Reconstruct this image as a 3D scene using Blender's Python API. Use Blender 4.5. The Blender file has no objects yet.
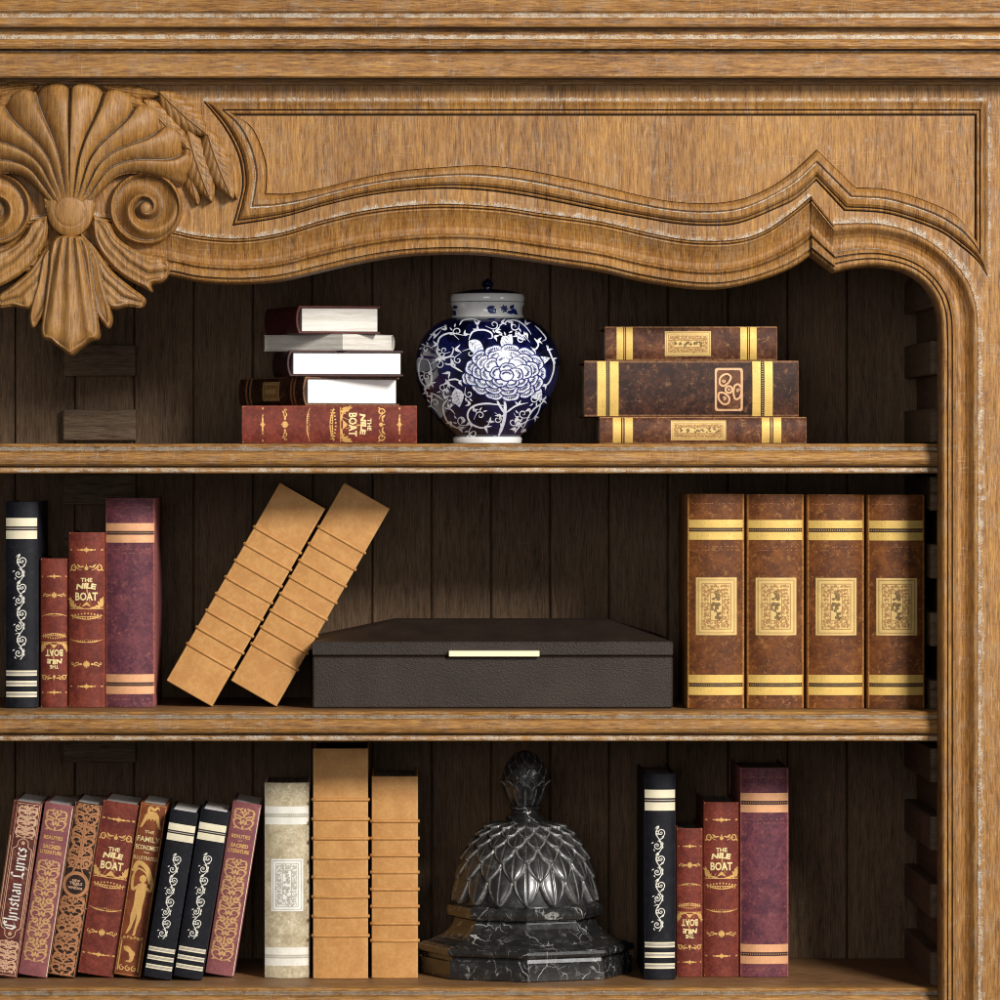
import bpy, math, random
import numpy as np
from mathutils import Vector, Matrix
random.seed(7)
sc = bpy.context.scene
COL = sc.collection
CD = 5.5                      # camera distance in front of the shelf edges (m)
VX, VZ = 0.4, 0.54            # camera x and height
def wx(px, Y=0.0): return VX + (px/1000.0 - VX)*(CD+Y)/CD
def wz(py, Y=0.0): return VZ + ((1-py/1000.0) - VZ)*(CD+Y)/CD
def P(px, py, Y=0.0): return (wx(px, Y), Y, wz(py, Y))
def sm(a, b, x):
    t = np.clip((x-a)/(b-a), 0, 1); return t*t*(3-2*t)

# ------------------------------------------------------------------ node helpers
class NT:
    def __init__(s, name):
        m = bpy.data.materials.new(name); m.use_nodes = True
        s.m = m; s.t = m.node_tree; s.b = s.t.nodes['Principled BSDF']
    def n(s, typ, **kw):
        nd = s.t.nodes.new(typ)
        for k, v in kw.items(): setattr(nd, k, v)
        return nd
    def l(s, a, b): s.t.links.new(a, b)
    def coord(s, scale=(1,1,1), loc=(0,0,0), rot=(0,0,0)):
        c = s.n('ShaderNodeTexCoord'); mp = s.n('ShaderNodeMapping')
        s.l(c.outputs['Object'], mp.inputs[0])
        mp.inputs['Scale'].default_value = scale; mp.inputs['Location'].default_value = loc; mp.inputs['Rotation'].default_value = rot
        return mp.outputs[0]
    def noise(s, vec, scale, detail=4, rough=.55, dist=0):
        nd = s.n('ShaderNodeTexNoise'); s.l(vec, nd.inputs['Vector'])
        nd.inputs['Scale'].default_value = scale; nd.inputs['Detail'].default_value = detail
        nd.inputs['Roughness'].default_value = rough; nd.inputs['Distortion'].default_value = dist
        return nd.outputs['Fac']
    def ramp(s, fac, stops, interp='LINEAR'):
        r = s.n('ShaderNodeValToRGB'); r.color_ramp.interpolation = interp
        e = r.color_ramp.elements
        while len(e) < len(stops): e.new(.5)
        for el, (p, c) in zip(e, stops):
            el.position = p; el.color = (c, c, c, 1) if not hasattr(c, '__len__') else (*c, 1)
        s.l(fac, r.inputs[0]); return r.outputs[0]
    def mix(s, fac, a, b, mode='MIX'):
        nd = s.n('ShaderNodeMix', data_type='RGBA', blend_type=mode)
        if hasattr(fac, 'links'): s.l(fac, nd.inputs[0])
        else: nd.inputs[0].default_value = fac
        for v, i in ((a, 6), (b, 7)):
            if hasattr(v, 'links'): s.l(v, nd.inputs[i])
            else: nd.inputs[i].default_value = (*v, 1)
        return nd.outputs[2]
    def math(s, op, a, b=0.0, clamp=False):
        nd = s.n('ShaderNodeMath', operation=op); nd.use_clamp = clamp
        for v, i in ((a, 0), (b, 1)):
            if hasattr(v, 'links'): s.l(v, nd.inputs[i])
            else: nd.inputs[i].default_value = v
        return nd.outputs[0]
    def attr(s, name):
        a = s.n('ShaderNodeAttribute'); a.attribute_name = name; return a.outputs['Fac']
    def bump(s, h, strength, dist=.001, prev=None):
        b = s.n('ShaderNodeBump'); s.l(h, b.inputs['Height']); b.inputs['Strength'].default_value = strength; b.inputs['Distance'].default_value = dist
        if prev: s.l(prev, b.inputs['Normal'])
        return b.outputs[0]
    def done(s, col=None, rough=.5, spec=.4, metal=0, normal=None, coat=0, sheen=0):
        if col is not None:
            if hasattr(col, 'links'): s.l(col, s.b.inputs['Base Color'])
            else: s.b.inputs['Base Color'].default_value = (*col, 1)
        if hasattr(rough, 'links'): s.l(rough, s.b.inputs['Roughness'])
        else: s.b.inputs['Roughness'].default_value = rough
        s.b.inputs['Specular IOR Level'].default_value = spec
        if hasattr(metal, 'links'): s.l(metal, s.b.inputs['Metallic'])
        else: s.b.inputs['Metallic'].default_value = metal
        s.b.inputs['Coat Weight'].default_value = coat; s.b.inputs['Coat Roughness'].default_value = .08
        if normal is not None: s.l(normal, s.b.inputs['Normal'])
        return s.m

def wood(name, grain='Z', dark=(.070,.027,.0065), mid=(.232,.100,.022), light=(.46,.235,.058), lime=(.60,.54,.44), limeamt=1.0, off=(0,0,0), rough=.54, figure=1.0, spec=.35):
    s = NT(name)
    k = {'X': (0.05, .4, 1), 'Z': (1, .12, 0.05), 'Y': (1, .05, 1)}[grain]
    k2 = {'X': (0.16, .4, 1), 'Z': (1, .12, 0.16), 'Y': (1, .16, 1)}[grain]
    kx = {'X': (1, .05, .12), 'Z': (.12, .05, 1), 'Y': (1, .5, .1)}[grain]
    v = s.coord(k, off); v2 = s.coord(k2, off); vo = s.coord((1,1,1), off); vx = s.coord(kx, off)
    fine = s.noise(v, 1000, 6, .75)
    midn = s.noise(v2, 120*figure, 6, .65, 2.2)
    big = s.noise(v2, 14, 3, .5)
    f = s.math('ADD', s.math('MULTIPLY', fine, .60), s.math('MULTIPLY', midn, .24))
    f = s.math('ADD', f, s.math('MULTIPLY', big, .16))
    wv = s.n('ShaderNodeTexWave', wave_type='BANDS', bands_direction='X' if grain == 'Z' else 'Z'); s.l(v2, wv.inputs[0]); wv.inputs['Scale'].default_value = 26; wv.inputs['Distortion'].default_value = 7; wv.inputs['Detail'].default_value = 3; wv.inputs['Detail Scale'].default_value = 1.4
    f = s.math('ADD', f, s.math('MULTIPLY', s.math('SUBTRACT', wv.outputs['Fac'], .5), .030))
    col = s.ramp(f, [(.385, dark), (.470, mid), (.535, [(a*.6+b*.4) for a, b in zip(mid, light)]), (.612, light)])
    pores = s.ramp(s.noise(v, 1300, 4, .65), [(.565, 0.0), (.66, 1.0)])
    col = s.mix(s.math('MULTIPLY', pores, .42), col, [c*.55 for c in dark])
    saw = s.ramp(s.noise(vx, 620, 2, .5), [(.57, 0.0), (.72, 1.0)])
    sawm = s.ramp(s.noise(vo, 22, 3), [(.45, 0.0), (.65, 1.0)])
    col = s.mix(s.math('MULTIPLY', s.math('MULTIPLY', saw, sawm), .22*limeamt), col, lime)
    # dry wax flecks left in the open grain, patchy
    fl = s.ramp(s.noise(v2, 480, 4, .7, .5), [(.56, 0.0), (.70, 1.0)])
    pm = s.ramp(s.noise(vo, 30, 4, .7), [(.47, 0.0), (.64, 1.0)])
    col = s.mix(s.math('MULTIPLY', s.math('MULTIPLY', fl, pm), .50*limeamt), col, lime)
    hz = s.ramp(s.noise(vo, 45, 6, .8), [(.50, 0.0), (.72, 1.0)]); col = s.mix(s.math('MULTIPLY', hz, .26*limeamt), col, [c*.60 for c in lime])
    # wax caught in the hollows of the mouldings
    a = s.attr('lime'); sp = s.noise(vo, 900, 3, .7); sp2 = s.noise(vo, 120, 3, .6)
    sp3 = s.noise(v2, 300, 3, .6)
    aa = s.math('ADD', s.math('MULTIPLY', a, 1.7), s.math('ADD', s.math('MULTIPLY', sp, 2.6), s.math('ADD', s.math('MULTIPLY', sp2, 1.8), s.math('MULTIPLY', sp3, 1.2))))
    aa = s.math('SUBTRACT', aa, 2.8+.95)
    aa = s.math('MULTIPLY', s.math('MULTIPLY', aa, 1.8, True), .82*min(1, .5+limeamt*.5))
    col = s.mix(aa, col, s.mix(s.ramp(s.noise(vo, 1300, 2, .7), [(.35, 0.0), (.62, 1.0)]), [c*.32 for c in lime], [min(1, c*1.25) for c in lime]))
    g = s.attr('recess_dark')  # darker colour in grooves, carved hollows and set-back steps
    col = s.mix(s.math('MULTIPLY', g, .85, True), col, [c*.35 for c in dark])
    nb = s.bump(f, .35, .0012); nb = s.bump(s.math('SUBTRACT', 1.0, pores), .4, .0006, nb)
    return s.done(col, s.math('ADD', s.math('MULTIPLY', fine, .25), rough-.12), spec, normal=nb)

def leather(name, c, c2, scuff, amt=.5, sc_=1.0, rough=.55, spec=.2, grainy=.35):
    s = NT(name); v = s.coord((1,1,1))
    info = s.n('ShaderNodeObjectInfo')
    va = s.n('ShaderNodeVectorMath', operation='ADD'); s.l(v, va.inputs[0])
    cmb = s.n('ShaderNodeCombineXYZ'); r = s.math('MULTIPLY', info.outputs['Random'], 7.0)
    for i in range(3): s.l(r, cmb.inputs[i])
    s.l(cmb.outputs[0], va.inputs[1]); v = va.outputs[0]
    n1 = s.noise(v, 55*sc_, 6, .7, .4); n2 = s.noise(v, 330*sc_, 5, .7); n3 = s.noise(v, 1500, 3, .6)
    col = s.mix(s.ramp(s.math('ADD', s.math('MULTIPLY', n1, .6), s.math('MULTIPLY', n2, .4)), [(.44, 0.0), (.62, 1.0)]), c2, c)
    # rubbed patches and short scratches
    w = s.n('ShaderNodeTexVoronoi', feature='DISTANCE_TO_EDGE'); 
    nd = s.n('ShaderNodeTexNoise'); s.l(v, nd.inputs[0]); nd.inputs['Scale'].default_value = 45; nd.inputs['Detail'].default_value = 4
    ad = s.n('ShaderNodeVectorMath', operation='MULTIPLY_ADD'); s.l(nd.outputs['Color'], ad.inputs[0]); ad.inputs[1].default_value = (.05,.05,.05); s.l(v, ad.inputs[2])
    s.l(ad.outputs[0], w.inputs['Vector']); w.inputs['Scale'].default_value = 70
    scr = s.ramp(w.outputs['Distance'], [(.0, 1.0), (.035, 0.0)])
    msk = s.ramp(s.noise(v, 75, 4, .7), [(.52, 0.0), (.66, 1.0)])
    rub = s.ramp(s.noise(v, 150, 6, .75), [(.56, 0.0), (.70, 1.0)])
    fac = s.math('MULTIPLY', s.math('MAXIMUM', s.math('MULTIPLY', scr, msk), s.math('MULTIPLY', rub, .7)), amt, True)
    col = s.mix(fac, col, scuff)
    e = s.math('MULTIPLY', s.attr('edge'), s.ramp(n2, [(.35, .3), (.6, 1.0)]))
    col = s.mix(s.math('MULTIPLY', e, amt*1.3, True), col, scuff)
    nb = s.bump(n3, grainy, .0004); nb = s.bump(n2, grainy*.8, .0007, nb)
    return s.done(col, s.math('ADD', s.math('MULTIPLY', n2, .3), rough-.15), spec, normal=nb)

def foil(name, c, worn, metal=.35, rough=.42, wear=.5, emb=.2):
    s = NT(name); v = s.coord()
    n1 = s.noise(v, 60, 4, .6); n2 = s.noise(v, 500, 5, .75)
    col = s.mix(s.ramp(n1, [(.35, 0.0), (.7, .75)]), c, [a*.72 for a in c])
    col = s.mix(s.math('MULTIPLY', s.ramp(n2, [(.54, 0.0), (.66, 1.0)]), wear), col, worn)
    return s.done(col, s.math('ADD', s.math('MULTIPLY', n2, .25), rough-.1), .4, metal, s.bump(n2, emb, .0004))

# ------------------------------------------------------------------ mesh helpers
def link(o, parent=None):
    COL.objects.link(o)
    if parent: o.parent = parent
    return o
def mesh(name, verts, faces, mat, parent=None, smooth=False, attrs=None):
    me = bpy.data.meshes.new(name); me.from_pydata([tuple(v) for v in verts], [], faces); me.update()
    if smooth: me.polygons.foreach_set('use_smooth', [True]*len(me.polygons))
    if mat: me.materials.append(mat)
    for k, a in (attrs or {}).items():
        at = me.attributes.new(k, 'FLOAT', 'POINT'); at.data.foreach_set('value', np.asarray(a, dtype=np.float32).ravel())
    return link(bpy.data.objects.new(name, me), parent)
def empty(name, loc=(0,0,0), rot=(0,0,0), label=None, cat=None, group=None, parent=None):
    o = bpy.data.objects.new(name, None); o.empty_display_size = .02
    o.location = loc; o.rotation_euler = rot
    if label: o['label'] = label
    if cat: o['category'] = cat
    if group: o['group'] = group
    return link(o, parent)
class MB:
    def __init__(s): s.v = []; s.f = []; s.a = {}
    def box(s, x0, x1, y0, y1, z0, z1, bev=0.0):
        x0, x1 = min(x0,x1), max(x0,x1); y0, y1 = min(y0,y1), max(y0,y1); z0, z1 = min(z0,z1), max(z0,z1)
        b = bev; i = len(s.v)
        if b <= 0:
            for z in (z0, z1):
                s.v += [(x0,y0,z),(x1,y0,z),(x1,y1,z),(x0,y1,z)]
            s.f += [(i,i+3,i+2,i+1),(i+4,i+5,i+6,i+7)] + [(i+k, i+(k+1)%4, i+4+(k+1)%4, i+4+k) for k in range(4)]
            return
        ring = lambda e, z: [(x0+b,y0+e,z),(x1-b,y0+e,z),(x1-e,y0+b,z),(x1-e,y1-b,z),(x1-b,y1-e,z),(x0+b,y1-e,z),(x0+e,y1-b,z),(x0+e,y0+b,z)]
        s.v += ring(b, z0) + ring(0, z0+b) + ring(0, z1-b) + ring(b, z1)
        s.f.append(tuple(i+k for k in range(7, -1, -1))); s.f.append(tuple(i+24+k for k in range(8)))
        for L in range(3):
            for k in range(8): s.f.append((i+8*L+k, i+8*L+(k+1)%8, i+8*L+8+(k+1)%8, i+8*L+8+k))
    def build(s, name, mat, parent=None, smooth=False): return mesh(name, s.v, s.f, mat, parent, smooth)
def fix_normals(o):
    import bmesh
    bm = bmesh.new(); bm.from_mesh(o.data); bmesh.ops.recalc_face_normals(bm, faces=bm.faces); bm.to_mesh(o.data); bm.free()

def lathe(name, prof, seg, mat, parent=None, smooth=True, rot0=0.0, center=(0,0), attrs=None):
    v, f = [], []
    for r, z in prof:
        for k in range(seg):
            a = rot0 + 2*math.pi*k/seg
            v.append((center[0]+r*math.sin(a), center[1]-r*math.cos(a), z))
    for i in range(len(prof)-1):
        for k in range(seg):
            k2 = (k+1) % seg
            f.append((i*seg+k, i*seg+k2, (i+1)*seg+k2, (i+1)*seg+k))
    f.append(tuple(range(seg-1, -1, -1))); f.append(tuple((len(prof)-1)*seg+k for k in range(seg)))
    o = mesh(name, v, f, mat, parent, smooth); fix_normals(o)
    if smooth: o.data.set_sharp_from_angle(angle=math.radians(38))
    return o

# 2D curve tools (pixels of the measured drawing = millimetres)
def crom(pts, n=12):
    pts = [np.array(p, float) for p in pts]
    if len(pts) == 2: return [tuple(pts[0]+(pts[1]-pts[0])*i/n) for i in range(n+1)]
    out = []; q = [2*pts[0]-pts[1]] + pts + [2*pts[-1]-pts[-2]]
    for i in range(1, len(q)-2):
        p0, p1, p2, p3 = q[i-1:i+3]
        for k in range(n):
            t = k/n
            out.append(tuple(.5*((2*p1)+(-p0+p2)*t+(2*p0-5*p1+4*p2-p3)*t*t+(-p0+3*p1-3*p2+p3)*t**3)))
    out.append(tuple(pts[-1])); return out
def resample(pts, n):
    p = np.array(pts, float); d = np.r_[0, np.cumsum(np.hypot(*np.diff(p, axis=0).T))]
    t = np.linspace(0, d[-1], n)
    return np.c_[np.interp(t, d, p[:,0]), np.interp(t, d, p[:,1])]
def loft(name, segsA, segsB, prof, Y0, mat, parent, counts, extra=None):
    """moulding between two lines; prof = [(t, height_mm, lime, glaze)] from A to B"""
    v, f, lime, gl = [], [], [], []
    for si, (a, b) in enumerate(zip(segsA, segsB)):
        n = counts[si]; pr = prof[si] if isinstance(prof, dict) else prof
        A = resample(crom(a), n); B = resample(crom(b), n); i0 = len(v); m = len(pr)
        for k in range(n):
            for (t, h, l, g) in pr:
                q = A[k]*(1-t)+B[k]*t; Y = Y0 - h/1000
                v.append((wx(q[0], Y0), Y, wz(q[1], Y0))); lime.append(l); gl.append(g)
        for k in range(n-1):
            for j in range(m-1):
                f.append((i0+k*m+j, i0+k*m+j+1, i0+(k+1)*m+j+1, i0+(k+1)*m+j))
    o = mesh(name, v, f, mat, parent, False, {'lime': lime, 'recess_dark': gl})
    return o

# ------------------------------------------------------------------ materials
LIMEC = (.43,.37,.32)
M_v = wood('oak_upright', 'Z', off=(1.3,.2,.4))
M_h = wood('oak_lengthwise', 'X', off=(.3,1.2,2.4), figure=.8)
M_p = wood('oak_panel', 'Z', off=(4.3,.7,1.1), figure=.9, limeamt=.8)
M_carve = wood('oak_carving', 'Z', dark=(.130,.054,.013), mid=(.255,.114,.026), light=(.43,.220,.056), off=(2.1,3.2,.2), limeamt=.6, figure=1.0, rough=.48, spec=.45)
M_shelf = wood('oak_shelf', 'X', off=(7.3,2.2,3.4), figure=.8, limeamt=.9)
M_top = wood('oak_shelf_board', 'X', dark=(.07,.03,.012), mid=(.20,.10,.038), light=(.31,.17,.07), off=(3.3,6.2,3.4), limeamt=.35, rough=.5)
M_back = wood('dark_oak_back', 'Z', dark=(.048,.028,.015), mid=(.112,.067,.037), light=(.190,.120,.068), lime=(.22,.20,.18), off=(5.3,2.2,8.4), limeamt=.6, figure=.8, spec=.12)
M_tooth = wood('dark_oak_batten', 'X', dark=(.034,.021,.012), mid=(.115,.074,.045), light=(.21,.145,.095), lime=(.30,.27,.24), off=(9.3,2.2,8.4), limeamt=.5, figure=.7, spec=.12)

# ================================================================== BOOKCASE
BC = empty('bookcase', (0,0,0), label='carved honey oak bookcase with limed mouldings, scallop shell crest and dark plank back', cat='bookcase')
YF = -0.030; YB = 0.33
# ---- cornice: one moulded length
cprof = [(-30,-98,0,0),(-14,-96,0,0),(11,-91,.1,0),(13.5,-88,.75,0),(17.5,-86.5,.85,0),(18,-89.5,.1,0),(20,-91,0,0),(24,-91.5,0,0),(26.5,-90.5,0,0),(27.3,-89,.5,0),(27.6,-76,.1,.9),(29,-75.5,0,.3),(33,-76,.1,0),(35.5,-77.5,.8,0),(38.8,-79,.85,0),(39.4,-82,.1,0),(42,-84,0,0),(46,-84,0,0),(48.8,-82,.4,0),(49.2,-68,0,1),(50.6,-68,0,1),(50.9,-70,.75,0),(53,-70.3,.35,0),(54.5,-72,0,0),(76,-72,0,0),(77.6,-70,.1,0),(78,-43,0,.9),(81.5,-42,.1,.3),(82,-38,0,.2),(84.6,-38,.3,.2),(85.2,-31,.5,.3),(85.2,-5,0,0)]
v, f, li, gl = [], [], [], []
xs = np.linspace(-.46, 1.06, 90)
for x in xs:
    for (y, d, l, g) in cprof: v.append((x, d/1000, wz(y, d/1000))); li.append(l); gl.append(g)
m = len(cprof)
for k in range(len(xs)-1):
    for j in range(m-1): f.append((k*m+j, k*m+j+1, (k+1)*m+j+1, (k+1)*m+j))
n0 = len(v)
f += [tuple(range(m)), tuple(range(n0-1, n0-m-1, -1))]
mesh('cornice', v, f, M_h, BC, False, {'lime': li, 'recess_dark': gl})
# ---- arched apron lines
A_segs = [[(-70,236),(-56,236),(-20,231),(72,215),(160,228),(200,236),(240,238.5),(280,233),(320,221),(360,211.5),(400,206),(448,204),(500,207),(540,213),(600,221.5),(650,233),(690,240),(732,240),(762,232),(790,213.5),(811,196)],
          [(811,196),(833,224)],
          [(833,224),(858,223),(884,224.5),(916,234),(944,252),(966,278),(976,305),(978,330)],
          [(978,330),(978,1130)]]
B_segs = [[(-70,282),(-56,280),(-20,275),(72,272),(160,275),(200,282),(240,284),(280,281),(320,272),(360,263),(400,256.5),(440,254),(480,254.5),(520,259),(560,265),(600,271),(640,280.5),(680,287),(712,289),(740,285.5),(772,276.5),(793,267.5),(811,256)],
          [(811,256),(834,273)],
          [(834,273),(856,268),(880,267),(904,272),(922,283),(934,300),(939,318),(940,340)],
          [(940,340),(940,1130)]]
bp = [(-.20,0,.25,0),(-.05,0,.7,0),(0,.3,.55,0),(.012,-1,.3,.6),(.03,2.2,.2,0),(.055,2.8,.3,0),(.075,.8,.5,.4),(.095,2.4,.2,0),(.12,2.6,.2,0),(.16,1.6,.1,0),(.26,-.4,0,0),(.36,-2,0,0),(.46,-3.2,.05,0),(.53,-3.2,.2,.1),(.58,-2,.45,0),(.61,1.0,.35,0),(.635,3.6,.15,0),(.66,4.6,.05,0),(.69,4.2,.3,0),(.705,3.0,.4,.3),(.73,4.2,.1,0),(.80,5.6,0,0),(.87,5.4,0,0),(.905,4.4,.3,0),(.92,3.2,.4,.2),(.94,3.6,.1,0),(.97,2.6,0,0),(.99,0,0,0),(1.0,-3,0,0),(1.0,-16,0,.2),(1.0,-29,0,.3)]
bp = [(t, h*1.75 if t < .975 else h, l, g) for t, h, l, g in bp]
bq = [(0,0,.4,0),(.012,-1,.3,.6),(.03,4,.2,0),(.06,5,.3,0),(.09,5,.2,0),(.13,4,.1,0),(.18,1,0,0),(.24,-3,0,0),(.32,-6.5,0,0),(.42,-8,.05,0),(.50,-7.6,.2,.1),(.545,-6,.5,.2),(.565,-3,.75,0),(.585,1,.6,0),(.61,5.5,.3,0),(.64,7.2,.1,0),(.675,6.8,0,0),(.69,4.0,.1,.9),(.705,4.0,.1,.9),(.72,7.2,.2,0),(.76,8.6,0,0),(.80,8.4,.1,0),(.812,5.4,.1,.9),(.825,5.4,.1,.9),(.84,8.2,.1,0),(.90,8,0,0),(.94,6.4,0,0),(.97,4,0,0),(.99,0,0,0),(1.0,-3,0,0),(1.0,-16,0,.2),(1.0,-29,0,.3)]
bp = [(.69,6.0,.1,.8) if abs(p[0]-.69) < 1e-6 else (.87,7.0,.1,.8) if abs(p[0]-.905) < 1e-6 else p for p in bp]
bp = sorted([p for p in bp if p[0] >= 0], key=lambda p: p[0]) if False else [p for p in bp if p[0] >= 0]
ap = loft('arch_moulding', A_segs, B_segs, {0: bp, 1: [(t, h*1.35+3.2*min(1, t*25, max(0, 1-t)*25) if t < .985 else h, l*.7, g) for t, h, l, g in bp], 2: bq, 3: bq}, YF, M_v, BC, [190,12,60,60])
# ---- panel moulding (loop outer -> inner)
O_s = [[(203,101),(500,101),(988,101)], [(988,101),(988,277)],
       [(988,277),(978,262),(962,248),(940,232),(906,219),(880,213),(844,211)], [(844,211),(816,181)],
       [(816,181),(796,199),(776,209),(744,222),(720,226),(680,224.5),(640,218),(600,211),(560,203),(520,195.5),(480,190.5),(440,189),(400,191.5),(360,197.5),(320,207),(280,218),(232,226)],
       [(232,226),(238,205),(242,184),(238,156),(224,128),(203,101)]]
I_s = [[(236,115.5),(500,115.5),(975,115.5)], [(975,115.5),(975,238)],
       [(975,238),(967,226),(952,212),(920,198),(888,189),(870,187.5),(856,187)], [(856,187),(817,149)],
       [(817,149),(792,172),(768,188),(740,199),(708,203),(672,201),(640,195),(600,185),(560,176),(520,168.5),(480,165),(440,167),(400,170.5),(360,178),(320,188),(290,193),(266,193)],
       [(266,193),(267,178),(266,162),(258,138),(249,124),(236,115.5)]]
ps = [(0,0,.45,0),(.03,0,.3,.2),(.05,1.4,.2,0),(.12,1.8,.2,0),(.2,1.2,.35,0),(.34,.2,.1,0),(.56,-.6,.05,0),(.60,-4.5,.1,1),(.645,-4.5,.1,1),(.66,-1.6,.2,0),(.78,-1.0,.35,0),(.86,-1.8,.2,0),(.885,-6,.1,1),(.97,-6,.2,1),(1,-5,.7,.2)]
pb = [(0,0,.5,.2),(.015,-3.4,.1,1),(.05,-3.4,.1,1),(.06,.6,.2,0),(.10,1.4,.3,0),(.14,.8,.2,0),(.15,-1.6,.1,.9),(.18,-1.6,.1,.9),(.20,.6,0,0),(.30,2.6,0,0),(.42,3.2,.1,0),(.50,2.4,.4,0),(.54,1.2,.85,0),(.58,1.0,.85,0),(.60,2.4,.3,0),(.64,3.4,.15,0),(.78,3.4,.05,0),(.90,1.6,0,0),(.955,-.5,.1,0),(.965,-5.4,.1,1),(1,-5,.4,.6)]
pb = [(t, h*1.5, l, g) for t, h, l, g in pb]; ps = [(t, h*1.3, l, g) for t, h, l, g in ps]
loft('panel_moulding', O_s, I_s, {0: ps, 1: ps, 2: pb, 3: pb, 4: pb, 5: pb}, YF, M_v, BC, [60,14,40,12,150,50])
# flat face of the frame between them
from mathutils.geometry import tessellate_polygon
def loop2(segs, counts):
    out = []
    for s_, c in zip(segs, counts):
        out += [tuple(p) for p in resample(crom(s_), c)][:-1]
    return out
outer = [(-70,84),(1030,84),(1030,1130)] + [tuple(p) for p in (loop2(A_segs, [190,12,60,60])[::-1])]
hole = loop2(O_s, [60,14,40,12,150,50])
def flat(name, loops, Y, mat, limefn=None):
    tr = tessellate_polygon([[Vector((x, y, 0)) for x, y in L] for L in loops])
    pts = [p for L in loops for p in L]
    v = [(wx(x, YF), Y, wz(y, YF)) for x, y in pts]
    o = mesh(name, v, [tuple(t) for t in tr], mat, BC)
    return o
flat('face_frame', [outer, hole], YF, M_v)
inner = loop2(I_s, [60,14,40,12,150,50])
flat('frieze_panel', [inner], YF+.0065, M_p)
# wax-pale margin that lines the moulding on the frame, a shallow bead proud of the face
def margin(name, seg, off, w, counts, mat):
    v, f, li = [], [], []; base = 0
    for sg, c in zip(seg, counts):
        Q = resample(crom(sg), c); T = np.gradient(Q, axis=0); T /= np.hypot(T[:,0], T[:,1])[:,None]; N = np.c_[T[:,1], -T[:,0]]
        for q, nn in zip(Q, N):
            for t, h, l in ((0,.15,.8),(.15,.45,.75),(.5,.5,.62),(.85,.4,.42),(1,.02,.2)):
                p = q+nn*(off+w*t); v.append((wx(p[0], YF), YF-h/1000, wz(p[1], YF))); li.append(l)
        for k in range(c-1):
            for j in range(4): f.append((base+k*5+j, base+k*5+j+1, base+k*5+6+j, base+k*5+5+j))
        base = len(v)
    mesh(name, v, f, mat, BC, True, {'lime': li})
margin('limed_margin', [A_segs[0]], 0, 5.5, [190], M_v)
margin('limed_margin', A_segs[2:], 0, 7.5, [60,60], M_v)
margin('limed_margin', O_s[:1], 0, 4.5, [60], M_v)
margin('limed_margin', O_s[1:2], 0, 4.0, [14], M_v)
# outer side of the case, top, bottom
b = MB(); b.box(.952, 1.03, .002, YB+.02, -.13, .915); b.build('side_wall', M_back, BC)
b = MB(); b.box(-.46, 1.03, -.028, YB+.02, .917, .93); b.build('case_top', M_back, BC)
# ---- back planks with narrow gaps between them
seam = [wx(p, YB) for p in [-300,-240,-180,-120,-46,15,75,134,193.5,253,312.5,372,431.5,491,550,609,668,728,787.5,847]] + [.952]
for i in range(len(seam)-1):
    b = MB(); dy = random.uniform(0, .0015)
    b.box(seam[i]+.0006, seam[i+1]-.0006, YB+dy, YB+.012, -.13, .915, .0012)
    b.build('back_plank', M_back, BC)
b = MB(); b.box(-.46, .95, YB+.013, YB+.02, -.13, .915); b.build('back_board', M_back, BC)
# ---- shelves
def shelf(ytop):
    pr = [(0,24,0,0),(0,5,.1,0),(.8,2.2,.2,0),(2.6,.8,.35,0),(4.2,1.4,.8,0),(6.4,3.2,.95,.1),(7.4,3.4,.5,.5),(7.8,1.0,.1,.1),(9.5,-1.6,0,0),(13,-3.4,0,0),(17,-3.6,0,0),(20.4,-2.0,0,0),(22.2,.5,.2,.1),(22.6,4.2,.1,1),(24,4.2,.3,.9),(24.4,1.4,.5,0),(26.5,.8,.8,0),(28.6,1.0,.6,0),(29.6,2.0,.1,0),(30,4,0,0),(30,24,0,0)]
    v, f, li, gl = [], [], [], []; xs = np.linspace(-.46, .9375, 60)
    for x in xs:
        for (dy, Y, l, g) in pr: v.append((x, Y/1000, 1-(ytop+dy)/1000)); li.append(l); gl.append(g)
    m = len(pr)
    for k in range(len(xs)-1):
        for j in range(m-1): f.append((k*m+j, k*m+j+1, (k+1)*m+j+1, (k+1)*m+j))
    f += [tuple(range(m-1, -1, -1)), tuple(range(len(v)-m, len(v)))]
    o = mesh('shelf', v, f, M_shelf, BC, False, {'lime': li, 'recess_dark': gl})
    b = MB(); b.box(-.46, .9375, .0245, YB-.002, 1-(ytop+.02)/1000, 1-(ytop+30)/1000); b.build('shelf_board', M_top, o)
    return 1-(ytop+.0)/1000
ZS = [shelf(443.5), shelf(711.5), shelf(988)]
# ---- shelf battens: toothed rack on the right-hand side wall and on the centre post
b = MB(); b.box(.9475, .9518, .03, YB-.001, -.12, .80); b.build('rack_post', M_tooth, BC)
for k in range(11):
    t = 272+68*k
    b = MB(); b.box(.9345, .9472, .042, YB-.0015, wz(t+.5,.04), wz(t+34.5,.04), .001); b.build('rack_tooth', M_tooth, BC)
for k in range(11):
    t = 345+64.4*k
    b = MB(); b.box(wx(63, YB-.01), wx(136, YB-.01), YB-.012, YB-.0002, wz(t, YB-.01), wz(t+31, YB-.01), .0012); b.build('back_batten', M_tooth, BC)

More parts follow.
